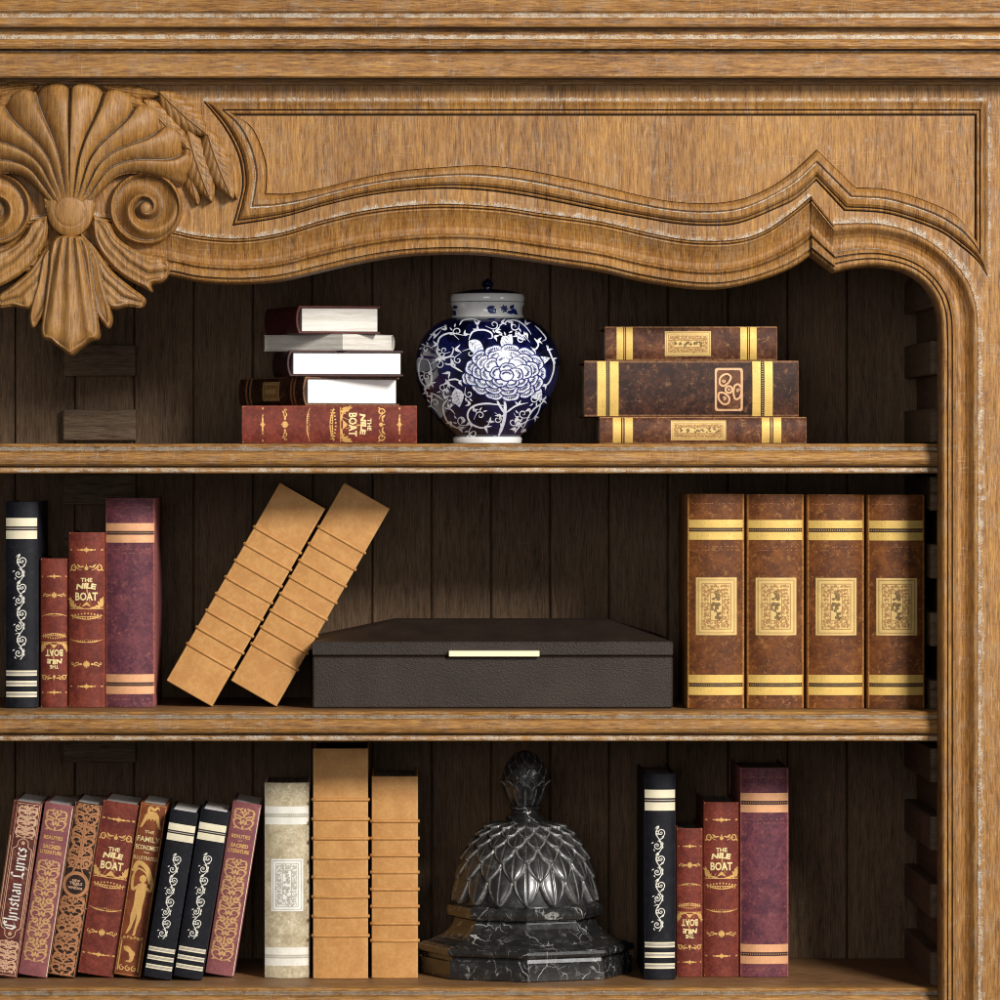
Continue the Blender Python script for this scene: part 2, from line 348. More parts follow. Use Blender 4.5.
# ================================================================== CARVED CREST (relief fields, mm)
def sdf_poly(X, Y, poly):
    poly = np.array(poly, float); d = np.full(X.shape, 1e9); ins = np.zeros(X.shape, bool)
    for i in range(len(poly)):
        a = poly[i]; c = poly[(i+1) % len(poly)]; e = c-a; L = e@e
        if L < 1e-9: continue
        t = np.clip(((X-a[0])*e[0]+(Y-a[1])*e[1])/L, 0, 1)
        d = np.minimum(d, (X-a[0]-t*e[0])**2+(Y-a[1]-t*e[1])**2)
        if a[1] != c[1]:
            cond = (a[1] > Y) != (c[1] > Y)
            ins ^= cond & (X < (c[0]-a[0])*(Y-a[1])/(c[1]-a[1])+a[0])
    d = np.sqrt(d); return np.where(ins, -d, d)
def dist_line(X, Y, pts):
    d = np.full(X.shape, 1e9); pts = np.array(pts, float)
    for a, c in zip(pts[:-1], pts[1:]):
        e = c-a; t = np.clip(((X-a[0])*e[0]+(Y-a[1])*e[1])/max(e@e, 1e-9), 0, 1)
        d = np.minimum(d, (X-a[0]-t*e[0])**2+(Y-a[1]-t*e[1])**2)
    return np.sqrt(d)
def relief(name, bbox, fn, mat, parent, step=.6, back=-.0295, base=YF, limek=.16):
    x0, y0, x1, y1 = bbox; gx = np.arange(x0, x1+step, step); gy = np.arange(y0, y1+step, step)
    X, Y = np.meshgrid(gx, gy); s, h = fn(X, Y)
    lap = np.zeros_like(h); lap[1:-1,1:-1] = (h[2:,1:-1]+h[:-2,1:-1]+h[1:-1,2:]+h[1:-1,:-2]-4*h[1:-1,1:-1])
    k = 2
    for _ in range(3): lap[1:-1,1:-1] = (lap[1:-1,1:-1]*2+lap[2:,1:-1]+lap[:-2,1:-1]+lap[1:-1,2:]+lap[1:-1,:-2])/6
    lap = np.where(s < -1.2, lap, 0)
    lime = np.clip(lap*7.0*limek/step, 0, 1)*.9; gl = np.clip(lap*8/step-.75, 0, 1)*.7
    gy_, gx_ = np.gradient(s, step)
    keep_v = s < 0
    g2 = np.maximum(gx_**2+gy_**2, .3)
    out = (s >= 0)
    Xm = np.where(out, X-s*gx_/g2, X); Ym = np.where(out, Y-s*gy_/g2, Y)
    idx = -np.ones(X.shape, int)
    cell = keep_v[:-1,:-1] | keep_v[1:,:-1] | keep_v[:-1,1:] | keep_v[1:,1:]
    near = (s[:-1,:-1] < 1.6*step) & (s[1:,:-1] < 1.6*step) & (s[:-1,1:] < 1.6*step) & (s[1:,1:] < 1.6*step)
    cell &= near
    use = np.zeros(X.shape, bool)
    use[:-1,:-1] |= cell; use[1:,:-1] |= cell; use[:-1,1:] |= cell; use[1:,1:] |= cell
    idx[use] = np.arange(use.sum())
    V = np.c_[wx(Xm[use], -.040), base-h[use]/1000, wz(Ym[use], -.040)]
    cy, cx = np.nonzero(cell)
    F = np.c_[idx[cy,cx], idx[cy+1,cx], idx[cy+1,cx+1], idx[cy,cx+1]]
    # skirt
    E = np.concatenate([F[:,[0,1]], F[:,[1,2]], F[:,[2,3]], F[:,[3,0]]]); key = np.sort(E, axis=1); kk = key[:,0].astype(np.int64)*(len(V)+1)+key[:,1]
    u, inv, cnt = np.unique(kk, return_inverse=True, return_counts=True)
    bE = E[cnt[inv] == 1]; bv = np.unique(bE); mp = -np.ones(len(V), int); mp[bv] = np.arange(len(bv))+len(V)
    VB = V[bv].copy(); VB[:,1] = back
    FS = np.c_[bE[:,1], bE[:,0], mp[bE[:,0]], mp[bE[:,1]]]
    V2 = np.concatenate([V, VB]); FF = np.concatenate([F, FS])
    li = np.r_[lime[use], np.zeros(len(VB))]; gg = np.r_[gl[use], np.zeros(len(VB))]
    me = bpy.data.meshes.new(name); me.from_pydata(V2.tolist(), [], FF.tolist()); me.update()
    me.polygons.foreach_set('use_smooth', [True]*len(F)+[False]*len(FS)); me.materials.append(mat)
    for n_, a in (('lime', li), ('recess_dark', gg)):
        at = me.attributes.new(n_, 'FLOAT', 'POINT'); at.data.foreach_set('value', a.astype(np.float32))
    return link(bpy.data.objects.new(name, me), parent)
CX = 70.3
crest = empty('shell_crest', parent=BC)
def shell_fn(X, Y):
    dx = X-CX; dy = 225-Y; r = np.hypot(dx, dy); phi = np.abs(np.degrees(np.arctan2(dx, dy)))
    R0 = 137.0
    s0 = np.clip(r/R0, .05, 1.1)
    po = phi/(.60+.40*sm(.42, .93, s0))
    lob = po/14.4; u = lob-np.floor(lob)-.5
    tip = R0-1.5+7.5*(1-np.abs(2*u)**2.2) - np.where(po > 57.6, 17*sm(57.6, 68, po), 0)
    s_out = r-tip
    s_ang = (po-72)*np.maximum(r, 10)*math.pi/180*.62
    sd = np.maximum(s_out, s_ang)
    ss = np.clip(r/tip, 0, 1)
    A = 10.0*ss**.75
    ua = np.abs(2*u)
    side = np.sign(dx)*np.sign(u)
    saw = np.clip((.5-u), 0, 1)*(1-sm(.40, .5, -u)*.75)
    lobe = A*(.55*(1-ua**2.2)+1.25*saw)*sm(.14, .36, ss)
    body = 9+15*np.sin(np.pi*np.clip(ss*.78+.12, 0, 1)) - 4*sm(.86, 1.0, ss) - 5*sm(40, 72, po)
    edge = 3.5*(1-np.exp(np.minimum(sd, 0)/1.6))-3.5
    h = body+lobe+edge
    # round boss at the foot of the ribs
    bx = dx/(23.5+4*sm(215,195,Y)); by = (Y-209)/28.0; rb = np.hypot(bx, by); sb = (rb-1)*24
    rr2 = np.hypot(dx, Y-211); hb = 13+8.5*np.sqrt(np.clip(1-rb**2, 0, 1)) - .5*np.exp(-((rr2-15.5)/1.4)**2)
    use = (rb < 1) & ((Y > 222) | (hb > h))
    h = np.where(use, hb, h); sd = np.minimum(sd, sb)
    return sd, h
def volute_fn(sign):
    cx = CX+sign*75.5; cy = 208.0; R = 36.5
    def fn(X, Y):
        dx = (X-cx)*sign; dy = Y-cy
        r = np.hypot(dx, dy)+1e-6; th = np.arctan2(dy, dx)
        k = math.log(3.7)/(2*math.pi)
        ph = np.log(R/r)/(2*math.pi*k) + (-th-.6)/(2*math.pi)
        p = ph-np.floor(ph)
        sd = r-R
        hgt = 6+8*(1-r/R)
        pm = np.minimum(p, 1-p)
        h = hgt + 7.5*np.exp(-(pm/.18)**2) - 4.5*np.exp(-((p-.52)/.22)**2)
        fade = sm(4.5, 8, r)
        rim = 4.5*np.exp(-((r-(R-2.2))/1.5)**2)
        knob = 14+7.5*np.sqrt(np.clip(1-(r/8.5)**2, 0, 1))
        h = h*fade+knob*(1-fade)+rim*(1-sm(R-9, R-6, 0*r+R-12)) 
        h = np.where(r > R-5, np.maximum(h, 7+rim), h)
        # tail that runs off into the arch moulding
        tail = [(cx+sign*a, b_) for a, b_ in ((-26,20),(-10,31),(8,40),(28,46),(50,49),(50,60),(26,60),(0,57),(-24,46),(-38,26))]
        st = sdf_poly(X, Y, crom(tail+[tail[0]], 6))
        ht = 4.5+7*(1-np.exp(np.minimum(st, 0)/4.5))
        h = np.where((sd > 0) | ((ht > h) & (st < 0) & (r > R-3)), ht, h)
        return np.minimum(sd, st), h
    return fn
def mirror(poly, sign): return [(CX+(x-CX)*sign, y) for x, y in poly]
def lobes_fn(lobes):
    def fn(X, Y):
        S = np.full(X.shape, 1e9); H = np.zeros(X.shape)
        for poly, base, dome, spine, ribs in lobes:
            s = sdf_poly(X, Y, poly); ds = dist_line(X, Y, spine)
            w = np.maximum(-s, 0)
            h = base + dome*(1-np.exp(-w/5.0)) - dome*.5*np.exp(-(ds/4.2)**2) + 1.7*np.exp(-((w-2.4)/1.4)**2)
            if ribs: h += 1.0*np.sin(ds*.62)*sm(1.5, 6, w)
            if ribs is None: h += 1.6*np.cos((X-CX)/(7+np.maximum(Y-236, 0)*.155)*math.pi*2.2)*sm(1, 4, w)
            inside = s < 0
            H = np.where(inside, np.maximum(H, h), H)
            S = np.minimum(S, s)
        H = np.where(H == 0, np.min([l[1] for l in lobes]), H)
        return S, H
    return fn
def smooth_poly(p, n=5): return crom(p+[p[0]], n)
relief('scallop_shell', (-60, 82, 195, 243), shell_fn, M_carve, crest, .55)
for sg in (1, -1):
    x = sorted([CX+sg*34, CX+sg*130])
    relief('scroll', (x[0], 168, x[1], 275), volute_fn(sg), M_carve, crest, .55, back=-.002)
    L1 = smooth_poly(mirror([(92,214),(108,222),(117,237),(134,249),(157,256),(168,261),(170.5,268),(167,277),(160,282.5),(151.5,284),(151,291.5),(142,287),(130,281),(116,271),(103,256),(94,238)], sg), 4)
    sp = mirror([(98,222),(110,243),(128,262),(148,274),(165,272)], sg); sp2 = mirror([(98,225),(106,246),(122,266),(150,288)], sg)
    x = sorted([CX+sg*18, CX+sg*104])
    relief('side_leaf', (x[0], 208, x[1], 296), lobes_fn([(L1, 10, 9, sp, True)]), M_carve, crest, .6, back=-.002)
half = [(81,236),(90,246),(92,270),(95,296),(98,316),(99.5,331),(97,339),(90,341),(84,345.5),(78,350)]
cen = smooth_poly(half+[(70.3,355.5)]+[(2*CX-x, y) for x, y in half[::-1]], 3)
lob = [(cen, 15, 9, [(70.3,500),(70.3,501)], None), (smooth_poly([(70.3,296),(77,306),(79,322),(75,338),(70.3,346),(68,338),(64,322),(66,306)]), 20, 5, [(70.3,500),(70.3,501)], False)]
for sg in (1, -1):
    lob.append((smooth_poly(mirror([(80,240),(97,254),(103,282),(109,303),(111.5,318),(108,328),(102,322),(94,308),(84,270)], sg), 4), 12, 8, mirror([(86,250),(96,290),(106,322)], sg), False))
    lob.append((smooth_poly(mirror([(80,232),(97,250),(112,271),(131,287),(143,296),(144.5,302),(140,307.5),(128,306),(113,309),(103,299),(90,268)], sg), 4), 9, 9, mirror([(86,244),(102,278),(122,297),(140,302)], sg), True))
relief('hanging_leaf', (-6, 228, 150, 360), lobes_fn(lob), M_carve, crest, .55, back=-.004)
def laurel(p0, p1, w, base):
    p0 = np.array(p0, float); p1 = np.array(p1, float); L = np.hypot(*(p1-p0)); d = (p1-p0)/L; nrm = np.array([-d[1], d[0]])
    def fn(X, Y):
        t = ((X-p0[0])*d[0]+(Y-p0[1])*d[1])/L; q = (X-p0[0])*nrm[0]+(Y-p0[1])*nrm[1]
        q = q-1.5*np.sin(np.pi*t)
        W = w*.5*np.clip(np.sin(np.pi*np.clip(t, 0, 1)**.85), 0, 1)**.7*1.25
        s = np.maximum(np.abs(q)-W, np.maximum(-t, t-1)*L)
        vein = .5*np.cos((t*L*.80-np.abs(q)*1.0)*.78)
        h = base+6.5*np.clip(1-np.abs(q/np.maximum(W, .1))**2.6, 0, 1) + 1.3*np.exp(-(q/.9)**2)*(t < .92) + .9*vein*sm(1.8, 3.2, np.abs(q))
        return s, h+2*t
    a = np.minimum(p0, p1)-w*.7; c = np.maximum(p0, p1)+w*.7
    return (a[0], a[1], c[0], c[1]), fn
for (p0, p1, w, bs) in [((187,146),(198,205),16,3),((231,154),(237,199),12,2),((102,86),(162,95),12,5),((104,93),(153,107),11,7),((144,100),(191,150),22,9),((160,92),(210,136),22,11),((188,131),(212,202),23,9),((207,130),(233,199),22,11)]:
    for sg in (1, -1):
        if sg == -1 and p0[0] > 150: continue
        q0, q1 = mirror([p0, p1], sg)
        bb, fn = laurel(q0, q1, w, bs); relief('laurel_leaf', bb, fn, M_carve, crest, .5)

# ================================================================== surface decoration (gilding, print, paint)
_tc = {}
def text_mesh(s, bold=0.0, shear=0.0):
    k = (s, bold, shear)
    if k in _tc: return _tc[k]
    cu = bpy.data.curves.new('lettering', 'FONT'); cu.body = s; cu.size = 1; cu.offset = bold; cu.shear = shear; cu.resolution_u = 2; cu.fill_mode = 'FRONT'
    ob = bpy.data.objects.new('lettering', cu); COL.objects.link(ob)
    bpy.context.view_layer.update()
    dg = bpy.context.evaluated_depsgraph_get(); me = bpy.data.meshes.new_from_object(ob.evaluated_get(dg))
    v = np.array([tuple(a.co)[:2] for a in me.vertices]); f = [tuple(p.vertices) for p in me.polygons]
    bpy.data.objects.remove(ob); bpy.data.curves.remove(cu); bpy.data.meshes.remove(me)
    v -= v.min(axis=0); v /= v.max(axis=0); v -= .5
    _tc[k] = (v, f); return _tc[k]
class Deco:
    """flat shapes in (u,v), laid on a curved surface by fn(u,v,eps)"""
    def __init__(s, fn, eps=.00012): s.fn = fn; s.v = []; s.f = []; s.e = eps
    def _add(s, pts, faces):
        i = len(s.v); s.e += 1.5e-6
        s.v += [s.fn(u, w, s.e) for u, w in pts]; s.f += [tuple(i+k for k in f) for f in faces]
    def poly(s, pts): s._add(pts, [tuple(range(len(pts)))])
    def rect(s, u0, u1, v0, v1, n=10):
        pts = []
        for k in range(n+1):
            u = u0+(u1-u0)*k/n; pts += [(u, v0), (u, v1)]
        s._add(pts, [(2*k, 2*k+2, 2*k+3, 2*k+1) for k in range(n)])
    def frame(s, u0, u1, v0, v1, t):
        s.rect(u0, u1, v0, v0+t); s.rect(u0, u1, v1-t, v1); s.rect(u0, u0+t, v0+t, v1-t, 2); s.rect(u1-t, u1, v0+t, v1-t, 2)
    def line(s, pts, w, taper=True, w1=None):
        p = np.array(pts, float)
        if len(p) < 2: return
        T = np.gradient(p, axis=0); L = np.hypot(T[:,0], T[:,1]); L[L == 0] = 1; N = np.c_[-T[:,1]/L, T[:,0]/L]
        n = len(p); t = np.linspace(0, 1, n)
        W = w*.5*(np.clip(np.minimum(t*5+.35, (1-t)*2.2+.15), 0, 1) if taper else np.ones(n))
        if w1 is not None: W = .5*(w+(w1-w)*t)
        a = p+N*W[:,None]; b = p-N*W[:,None]
        pts2 = [tuple(q) for pr in zip(a, b) for q in pr]
        s._add(pts2, [(2*k, 2*k+1, 2*k+3, 2*k+2) for k in range(n-1)])
    def disc(s, cx, cy, rx, ry=None, n=14):
        ry = ry or rx; s.fan(cx, cy, [(cx+rx*math.cos(2*math.pi*k/n), cy+ry*math.sin(2*math.pi*k/n)) for k in range(n)])
    def fan(s, cx, cy, pts):
        mid = [((x+cx)/2, (y+cy)/2) for x, y in pts]; n = len(pts)
        s._add([(cx, cy)]+mid+list(pts), [(0, 1+k, 1+(k+1) % n) for k in range(n)]+[(1+k, 1+n+k, 1+n+(k+1) % n, 1+(k+1) % n) for k in range(n)])
    def ring(s, cx, cy, r, w, n=28):
        s.line([(cx+r*math.cos(2*math.pi*k/n), cy+r*math.sin(2*math.pi*k/n)) for k in range(n+1)], w, False)
    def leaf(s, cx, cy, L, W, ang, curl=0.0, n=6):
        c, sn = math.cos(ang), math.sin(ang); pts = []
        for k in range(n+1):
            t = k/n; w = W*.5*math.sin(math.pi*t**.8); x = L*t; y = curl*L*t*t
            for q in (w, 0, -w): pts.append((cx+c*x-sn*(y+q), cy+sn*x+c*(y+q)))
        s._add(pts, [(3*k+j, 3*k+j+1, 3*k+j+4, 3*k+j+3) for k in range(n) for j in (0, 1)])
    def spiral(s, cx, cy, r0, r1, a0, turns, w, n=None, lead=None):
        n = n or int(14*abs(turns))+4
        p = [(cx+(r0+(r1-r0)*(k/n)**.8)*math.cos(a0+2*math.pi*turns*k/n), cy+(r0+(r1-r0)*(k/n)**.8)*math.sin(a0+2*math.pi*turns*k/n)) for k in range(n+1)]
        if lead: p = list(lead)+p
        s.line(p, w)
        return p
    def text(s, t, cx, cy, w, h, rot=0.0, bold=.02, shear=0, arch=0.0):
        v, f = text_mesh(t, bold, shear); c, sn = math.cos(rot), math.sin(rot); pts = []
        for a, b in v:
            x = a*w; y = b*h + arch*h*(1-(2*a)**2); pts.append((cx+c*x-sn*y, cy+sn*x+c*y))
        s._add(pts, f)
    def nib(s, pts, cx, cy, sc_, rot, nw=.13, ang=.7):
        c, sn = math.cos(rot), math.sin(rot); n = (nw*math.cos(ang), nw*math.sin(ang))
        P2 = lambda x, y: (cx+sc_*(c*x-sn*y), cy+sc_*(sn*x+c*y))
        for a, b in zip(pts[:-1], pts[1:]):
            q = [(a[0]-n[0], a[1]-n[1]), (a[0]+n[0], a[1]+n[1]), (b[0]+n[0], b[1]+n[1]), (b[0]-n[0], b[1]-n[1])]
            s.poly([P2(*z) for z in q])
    def build(s, name, mat, parent):
        if not s.v: return
        return mesh(name, s.v, s.f, mat, parent)

GL = {  # pen strokes of a gothic hand (advance, strokes)
 'C': (1.15, [[(.95,1.15),(.62,1.5),(.2,1.2),(.12,.45),(.45,0),(.95,.32)], [(.5,1.4),(.5,.15)], [(.62,1.5),(1.02,1.42)]]),
 'L': (1.0, [[(.42,1.25),(.55,1.5),(.75,1.3)], [(.55,1.5),(.30,1.2),(.36,.25),(.1,0)], [(.1,.05),(.5,.12),(.8,-.02),(1.05,.22)]]),
 'h': (.72, [[(.06,1.65),(.12,1.55),(.12,.05),(.22,.0)], [(.14,.75),(.42,1.0),(.48,.2),(.3,-.3)]]),
 'r': (.56, [[(.02,.86),(.14,.98),(.14,.05),(.24,.12)], [(.2,.8),(.4,1.0),(.48,.85)]]),
 'i': (.40, [[(.02,.86),(.14,.98),(.14,.05),(.26,.12)], [(.1,1.35),(.2,1.45)]]),
 's': (.60, [[(.48,.85),(.28,1.0),(.1,.78),(.42,.38),(.3,.05),(.04,.16)]]),
 't': (.48, [[(.18,1.3),(.16,.1),(.34,.05)], [(.02,.98),(.38,.98)]]),
 'a': (.70, [[(.08,.82),(.3,1.0),(.46,.85),(.46,.1),(.58,.1)], [(.44,.55),(.12,.45),(.1,.12),(.28,.0),(.44,.18)]]),
 'n': (.78, [[(.02,.86),(.14,.98),(.14,.05),(.24,.12)], [(.16,.75),(.42,1.0),(.5,.85),(.5,.05),(.62,.12)]]),
 'y': (.74, [[(.02,.86),(.14,.98),(.14,.12),(.34,.0),(.5,.15)], [(.42,1.0),(.52,.9),(.52,.0),(.2,-.5)]]),
 'c': (.58, [[(.46,.85),(.26,1.0),(.1,.8),(.1,.15),(.28,.0),(.5,.16)]]), ' ': (.35, [])}
def gothic(d, t, cx, cy, length, rot):
    tot = sum(GL[c][0] for c in t); k = length/tot; x = -tot/2
    for ch in t:
        adv, st = GL[ch]
        for s_ in st:
            d.nib([(x+a, b-.5) for a, b in s_], cx, cy, k, rot, .115, .75)
        x += adv

# ------------------------------------------------------------------ book builder
M_page = None
def page_mat(name, c, c2):
    s = NT(name); v = s.coord((1,1,1)); sp = s.n('ShaderNodeSeparateXYZ'); s.l(v, sp.inputs[0])
    cm = s.n('ShaderNodeCombineXYZ'); s.l(sp.outputs[0], cm.inputs[0]); s.l(s.math('MULTIPLY', sp.outputs[1], .03), cm.inputs[1]); s.l(s.math('MULTIPLY', sp.outputs[2], .03), cm.inputs[2])
    n = s.noise(cm.outputs[0], 1600, 3, .8); n2 = s.noise(cm.outputs[0], 300, 2, .5)
    col = s.mix(s.ramp(s.math('ADD', s.math('MULTIPLY', n, .6), s.math('MULTIPLY', n2, .4)), [(.36, 0.0), (.6, 1.0)]), c2, c)
    return s.done(col, .8, .2, normal=s.bump(n, .5, .0005))
M_page = page_mat('paper_edges', (.82,.79,.73), (.55,.50,.43))
M_pagew = page_mat('white_paper_edges', (.95,.94,.92), (.80,.77,.73))
M_paged = page_mat('aged_paper_edges', (.30,.25,.20), (.12,.10,.08))

def book(w, h, d, name, label, group, cover_mat, B=.0022, loc=(0,0,0), rot=(0,0,0), pages=None, cat='book', t=.0022, lip=.003, smoothspine=True):
    """upright book, spine towards -y, origin at the foot of the spine"""
    B = min(B, .16*w)
    root = empty(name, loc, rot, label, cat, group)
    fy = lambda x: B*min(1.0, abs(2*x/w))**2.4
    n = 22; xs = [-w/2+w*k/n for k in range(n+1)]
    bev = .0007
    out = [(x, fy(x)) for x in xs]
    out[0] = (-w/2+bev, B*.92); out[-1] = (w/2-bev, B*.92)
    out = [(-w/2, d), (-w/2, B+bev)] + out + [(w/2, B+bev), (w/2, d)]
    inn = [(w/2-t, d), (w/2-t, B+t+.001)] + [(x*(w-2*t)/w, fy(x)+t) for x in xs[::-1]] + [(-w/2+t, B+t+.001), (-w/2+t, d)]
    ring = out+inn; m = len(ring)
    zs = [(0, .5), (.0006, 0), (h*.25, 0), (h*.5, 0), (h*.75, 0), (h-.0006, 0), (h, .5)]
    v, f, ed = [], [], []
    for z, ins in zs:
        for j, (x, y) in enumerate(ring):
            if ins and j < len(out):  # soften the rim
                y2 = y+.0005 if 2 <= j < len(out)-2 else y; x2 = x*(1-.0008/w)
            else: x2, y2 = x, y
            v.append((x2, y2, z)); ed.append(1.0 if (ins or j in (1,2,len(out)-2,len(out)-3)) and j < len(out) else 0.0)
    for L in range(len(zs)-1):
        for j in range(m): f.append((L*m+j, L*m+(j+1) % m, (L+1)*m+(j+1) % m, (L+1)*m+j))
    no = len(out)
    for L, fl in ((0, True), (len(zs)-1, False)):
        for j in range(no-1):
            a = (L*m+j, L*m+j+1, L*m+m-2-j, L*m+m-1-j); f.append(a[::-1] if fl else a)
    o = mesh('cover', v, f, cover_mat, root, False, {'edge': ed}); fix_normals(o)
    for p in o.data.polygons: p.use_smooth = True
    o.data.set_sharp_from_angle(angle=math.radians(30))
    pb = MB(); pb.box(-w/2+t+.0002, w/2-t-.0002, B+t+.0015, d-lip, lip, h-lip, .0004)
    pb.build('page_block', pages or M_page, root)
    root['_w'] = w
    surf = lambda u, vv, e: (u, fy(u)-e, vv)
    return root, surf, w, h
def cleanup(): 
    for o in bpy.data.objects:
        if '_w' in o: del o['_w']

M_brown = leather('brown_calf', (.190,.062,.014), (.085,.026,.008), (.60,.29,.08), .5)
M_browndk = leather('dark_brown_calf', (.080,.030,.015), (.022,.009,.007), (.42,.21,.10), .55)
M_brownmid = leather('red_brown_calf', (.165,.062,.026), (.055,.018,.010), (.52,.28,.13), .55)
M_maroon = leather('maroon_calf', (.185,.052,.062), (.080,.024,.038), (.45,.16,.12), .55)
M_black = leather('navy_black_cloth', (.0085,.009,.013), (.004,.004,.007), (.035,.035,.045), .45, 1, .5)
M_red = leather('brick_red_cloth', (.225,.045,.026), (.110,.020,.014), (.40,.12,.07), .35, 1, .55)
M_pink = leather('rose_cloth', (.27,.095,.095), (.19,.058,.066), (.42,.2,.17), .3, 1, .5)
M_russet = leather('russet_cloth', (.255,.068,.022), (.145,.035,.014), (.42,.16,.06), .35)
M_cream = leather('cream_vellum', (.62,.53,.37), (.38,.31,.19), (.90,.83,.66), .8)
M_tan = leather('tan_calf', (.57,.295,.095), (.46,.215,.062), (.70,.43,.18), .3, .8, .5, .3, .5)
M_ink = leather('dark_cloth', (.028,.012,.009), (.012,.006,.005), (.2,.1,.05), .3)
M_lyr = leather('chestnut_cloth', (.16,.035,.025), (.08,.02,.016), (.5,.24,.16), .5)
M_grey = leather('charcoal_paper', (.05,.02,.02), (.03,.012,.012), (.2,.1,.1), .3)
F_gold = foil('gold_leaf', (.74,.49,.13), (.34,.15,.04), .25, .45, .55)
F_goldp = foil('pale_gold_leaf', (.86,.70,.34), (.55,.36,.12), .15, .45, .25)
F_copper = foil('rose_gold_leaf', (.78,.40,.20), (.40,.14,.08), .25, .45, .5)
F_bronze = foil('bronze_leaf', (.46,.20,.085), (.22,.08,.03), .3, .45, .5)
F_champ = foil('champagne_foil', (.86,.77,.55), (.5,.42,.3), .15, .45, .15)
F_grey = foil('silver_grey_foil', (.52,.47,.42), (.2,.18,.16), .2, .5, .4)
F_gilt = foil('worn_gilding', (.72,.42,.13), (.32,.10,.04), .30, .45, .5)
F_rosegilt = foil('soft_gilding', (.62,.36,.15), (.30,.10,.07), .2, .5, .45)
F_white = foil('ivory_paint', (.82,.79,.70), (.45,.40,.32), 0, .6, .3)
F_dot = foil('dark_stamping', (.030,.012,.008), (.1,.04,.02), 0, .6, .3)
F_lab = foil('gilt_label', (.68,.47,.17), (.42,.24,.08), .15, .5, .35)
F_labd = foil('label_brown_print', (.38,.19,.06), (.2,.1,.03), .05, .6, .3)
F_crm = foil('cream_label', (.84,.82,.76), (.6,.56,.48), 0, .6, .3)
F_crmg = foil('cream_label_print', (.50,.47,.39), (.3,.28,.22), 0, .6, .3)
F_copdark = foil('worn_copper_lettering', (.66,.40,.25), (.35,.12,.08), .1, .5, .35)

def pair_bands(r, S, w, h, v0, v1, mat, dotmat, dots=True):
    """two foil stripes with a beaded line between, v measured from the head (0..1)"""
    a, b = h*(1-v0), h*(1-v1); t = a-b; m_ = w/2-.0006
    d = Deco(S); d.rect(-m_, m_, b, b+t*.40, 16); d.build('foil_band', mat, r)
    d = Deco(S); d.rect(-m_, m_, a-t*.40, a, 16); d.build('foil_band', mat, r)
    d = Deco(S, .00008); d.rect(-m_, m_, b+t*.42, a-t*.42, 16); d.build('beaded_line', dotmat, r)
    if dots:
        d = Deco(S, .0002); n = int(w/.0022)
        for k in range(n): d.disc(-m_+2*m_*(k+.5)/n, b+t*.5, .00055, .0006, 6)
        d.build('bead_dots', mat, r)
def label_panel(r, S, u0, u1, v0, v1, m1, m2, seed=1, tall=True, script=True):
    d = Deco(S, .00025); d.rect(u0, u1, v0, v1, 12); d.build('label', m1, r)
    W = u1-u0; H = v1-v0; q = min(W, H)
    d = Deco(S, .00040)
    d.frame(u0+q*.05, u1-q*.05, v0+q*.05, v1-q*.05, q*.018)
    d.frame(u0+q*.14, u1-q*.14, v0+q*.14, v1-q*.14, q*.02)
    rr = random.Random(seed)
    a0, a1, b0, b1 = u0+q*.18, u1-q*.18, v0+q*.18, v1-q*.18
    iw = q*.17
    nx = max(3, int((a1-a0)/(q*.075))); ny = max(3, int((b1-b0)/(q*.075)))
    for i in range(nx):
        for j in range(ny):
            x = a0+(i+.5)*(a1-a0)/nx; y = b0+(j+.5)*(b1-b0)/ny
            if x > a0+iw and x < a1-iw and y > b0+iw and y < b1-iw: continue
            d.leaf(x-q*.03, y, q*.085, q*.055, rr.uniform(0, 6.3), .3)
            d.spiral(x, y, q*.036, q*.008, rr.uniform(0, 6), .9, q*.02)
    d.frame(a0+iw, a1-iw, b0+iw, b1-iw, q*.018)
    d.build('label_border', m2, r)
    if script:
        d = Deco(S, .00055); c, c2 = (u0+u1)/2, (v0+v1)/2; L = (b1-b0-2*iw) if tall else (a1-a0-2*iw); T = (a1-a0-2*iw) if tall else (b1-b0-2*iw)
        P_ = (lambda a, b: (c+b, c2+a)) if tall else (lambda a, b: (c+a, c2+b))
        n = 6
        for k in range(n):
            a = -L*.42+L*.84*k/(n-1); 
            for _ in range(4):
                x0_ = a+rr.uniform(-.05, .05)*L; y0_ = rr.uniform(-.28, .28)*T
                pts = crom([P_(x0_, y0_), P_(x0_+rr.uniform(-.05,.05)*L, y0_+rr.uniform(-.3,.3)*T*.8), P_(x0_+rr.uniform(-.08,.08)*L, y0_*.3+rr.uniform(-.2,.2)*T)], 4)
                d.line(pts, q*.075)
        d.build('label_device', M_scr if m2 is F_labd else m2, r)
M_scr = foil('olive_ink', (.20,.115,.035), (.3,.2,.08), 0, .6, .3)
def edge_rubs(r, S, w, h, mat):
    pass
def style_gilt(r, S, w, h, mat, dotm, label=(.389,.657), lab=(-.35,.363), m1=None, m2=None, seed=3):
    pair_bands(r, S, w, h, .12, .213, mat, dotm); pair_bands(r, S, w, h, .842, .936, mat, dotm)
    if label: label_panel(r, S, lab[0]*w, lab[1]*w, h*(1-label[1]), h*(1-label[0]), m1 or F_lab, m2 or F_labd, seed)
    d = Deco(S); rr = random.Random(seed)
    for vv in (.245, .262, .045, .962):   # faint tooled rows
        n = int(w/.0026)
        for k in range(n):
            if rr.random() < .6: d.leaf(-w*.42+w*.84*k/n, h*(1-vv)+rr.uniform(-.0004,.0004), .0016, .0006, rr.uniform(-.5, .5))
    d.build('tooled_rows', F_bronze if mat is not F_white else F_crmg, r)
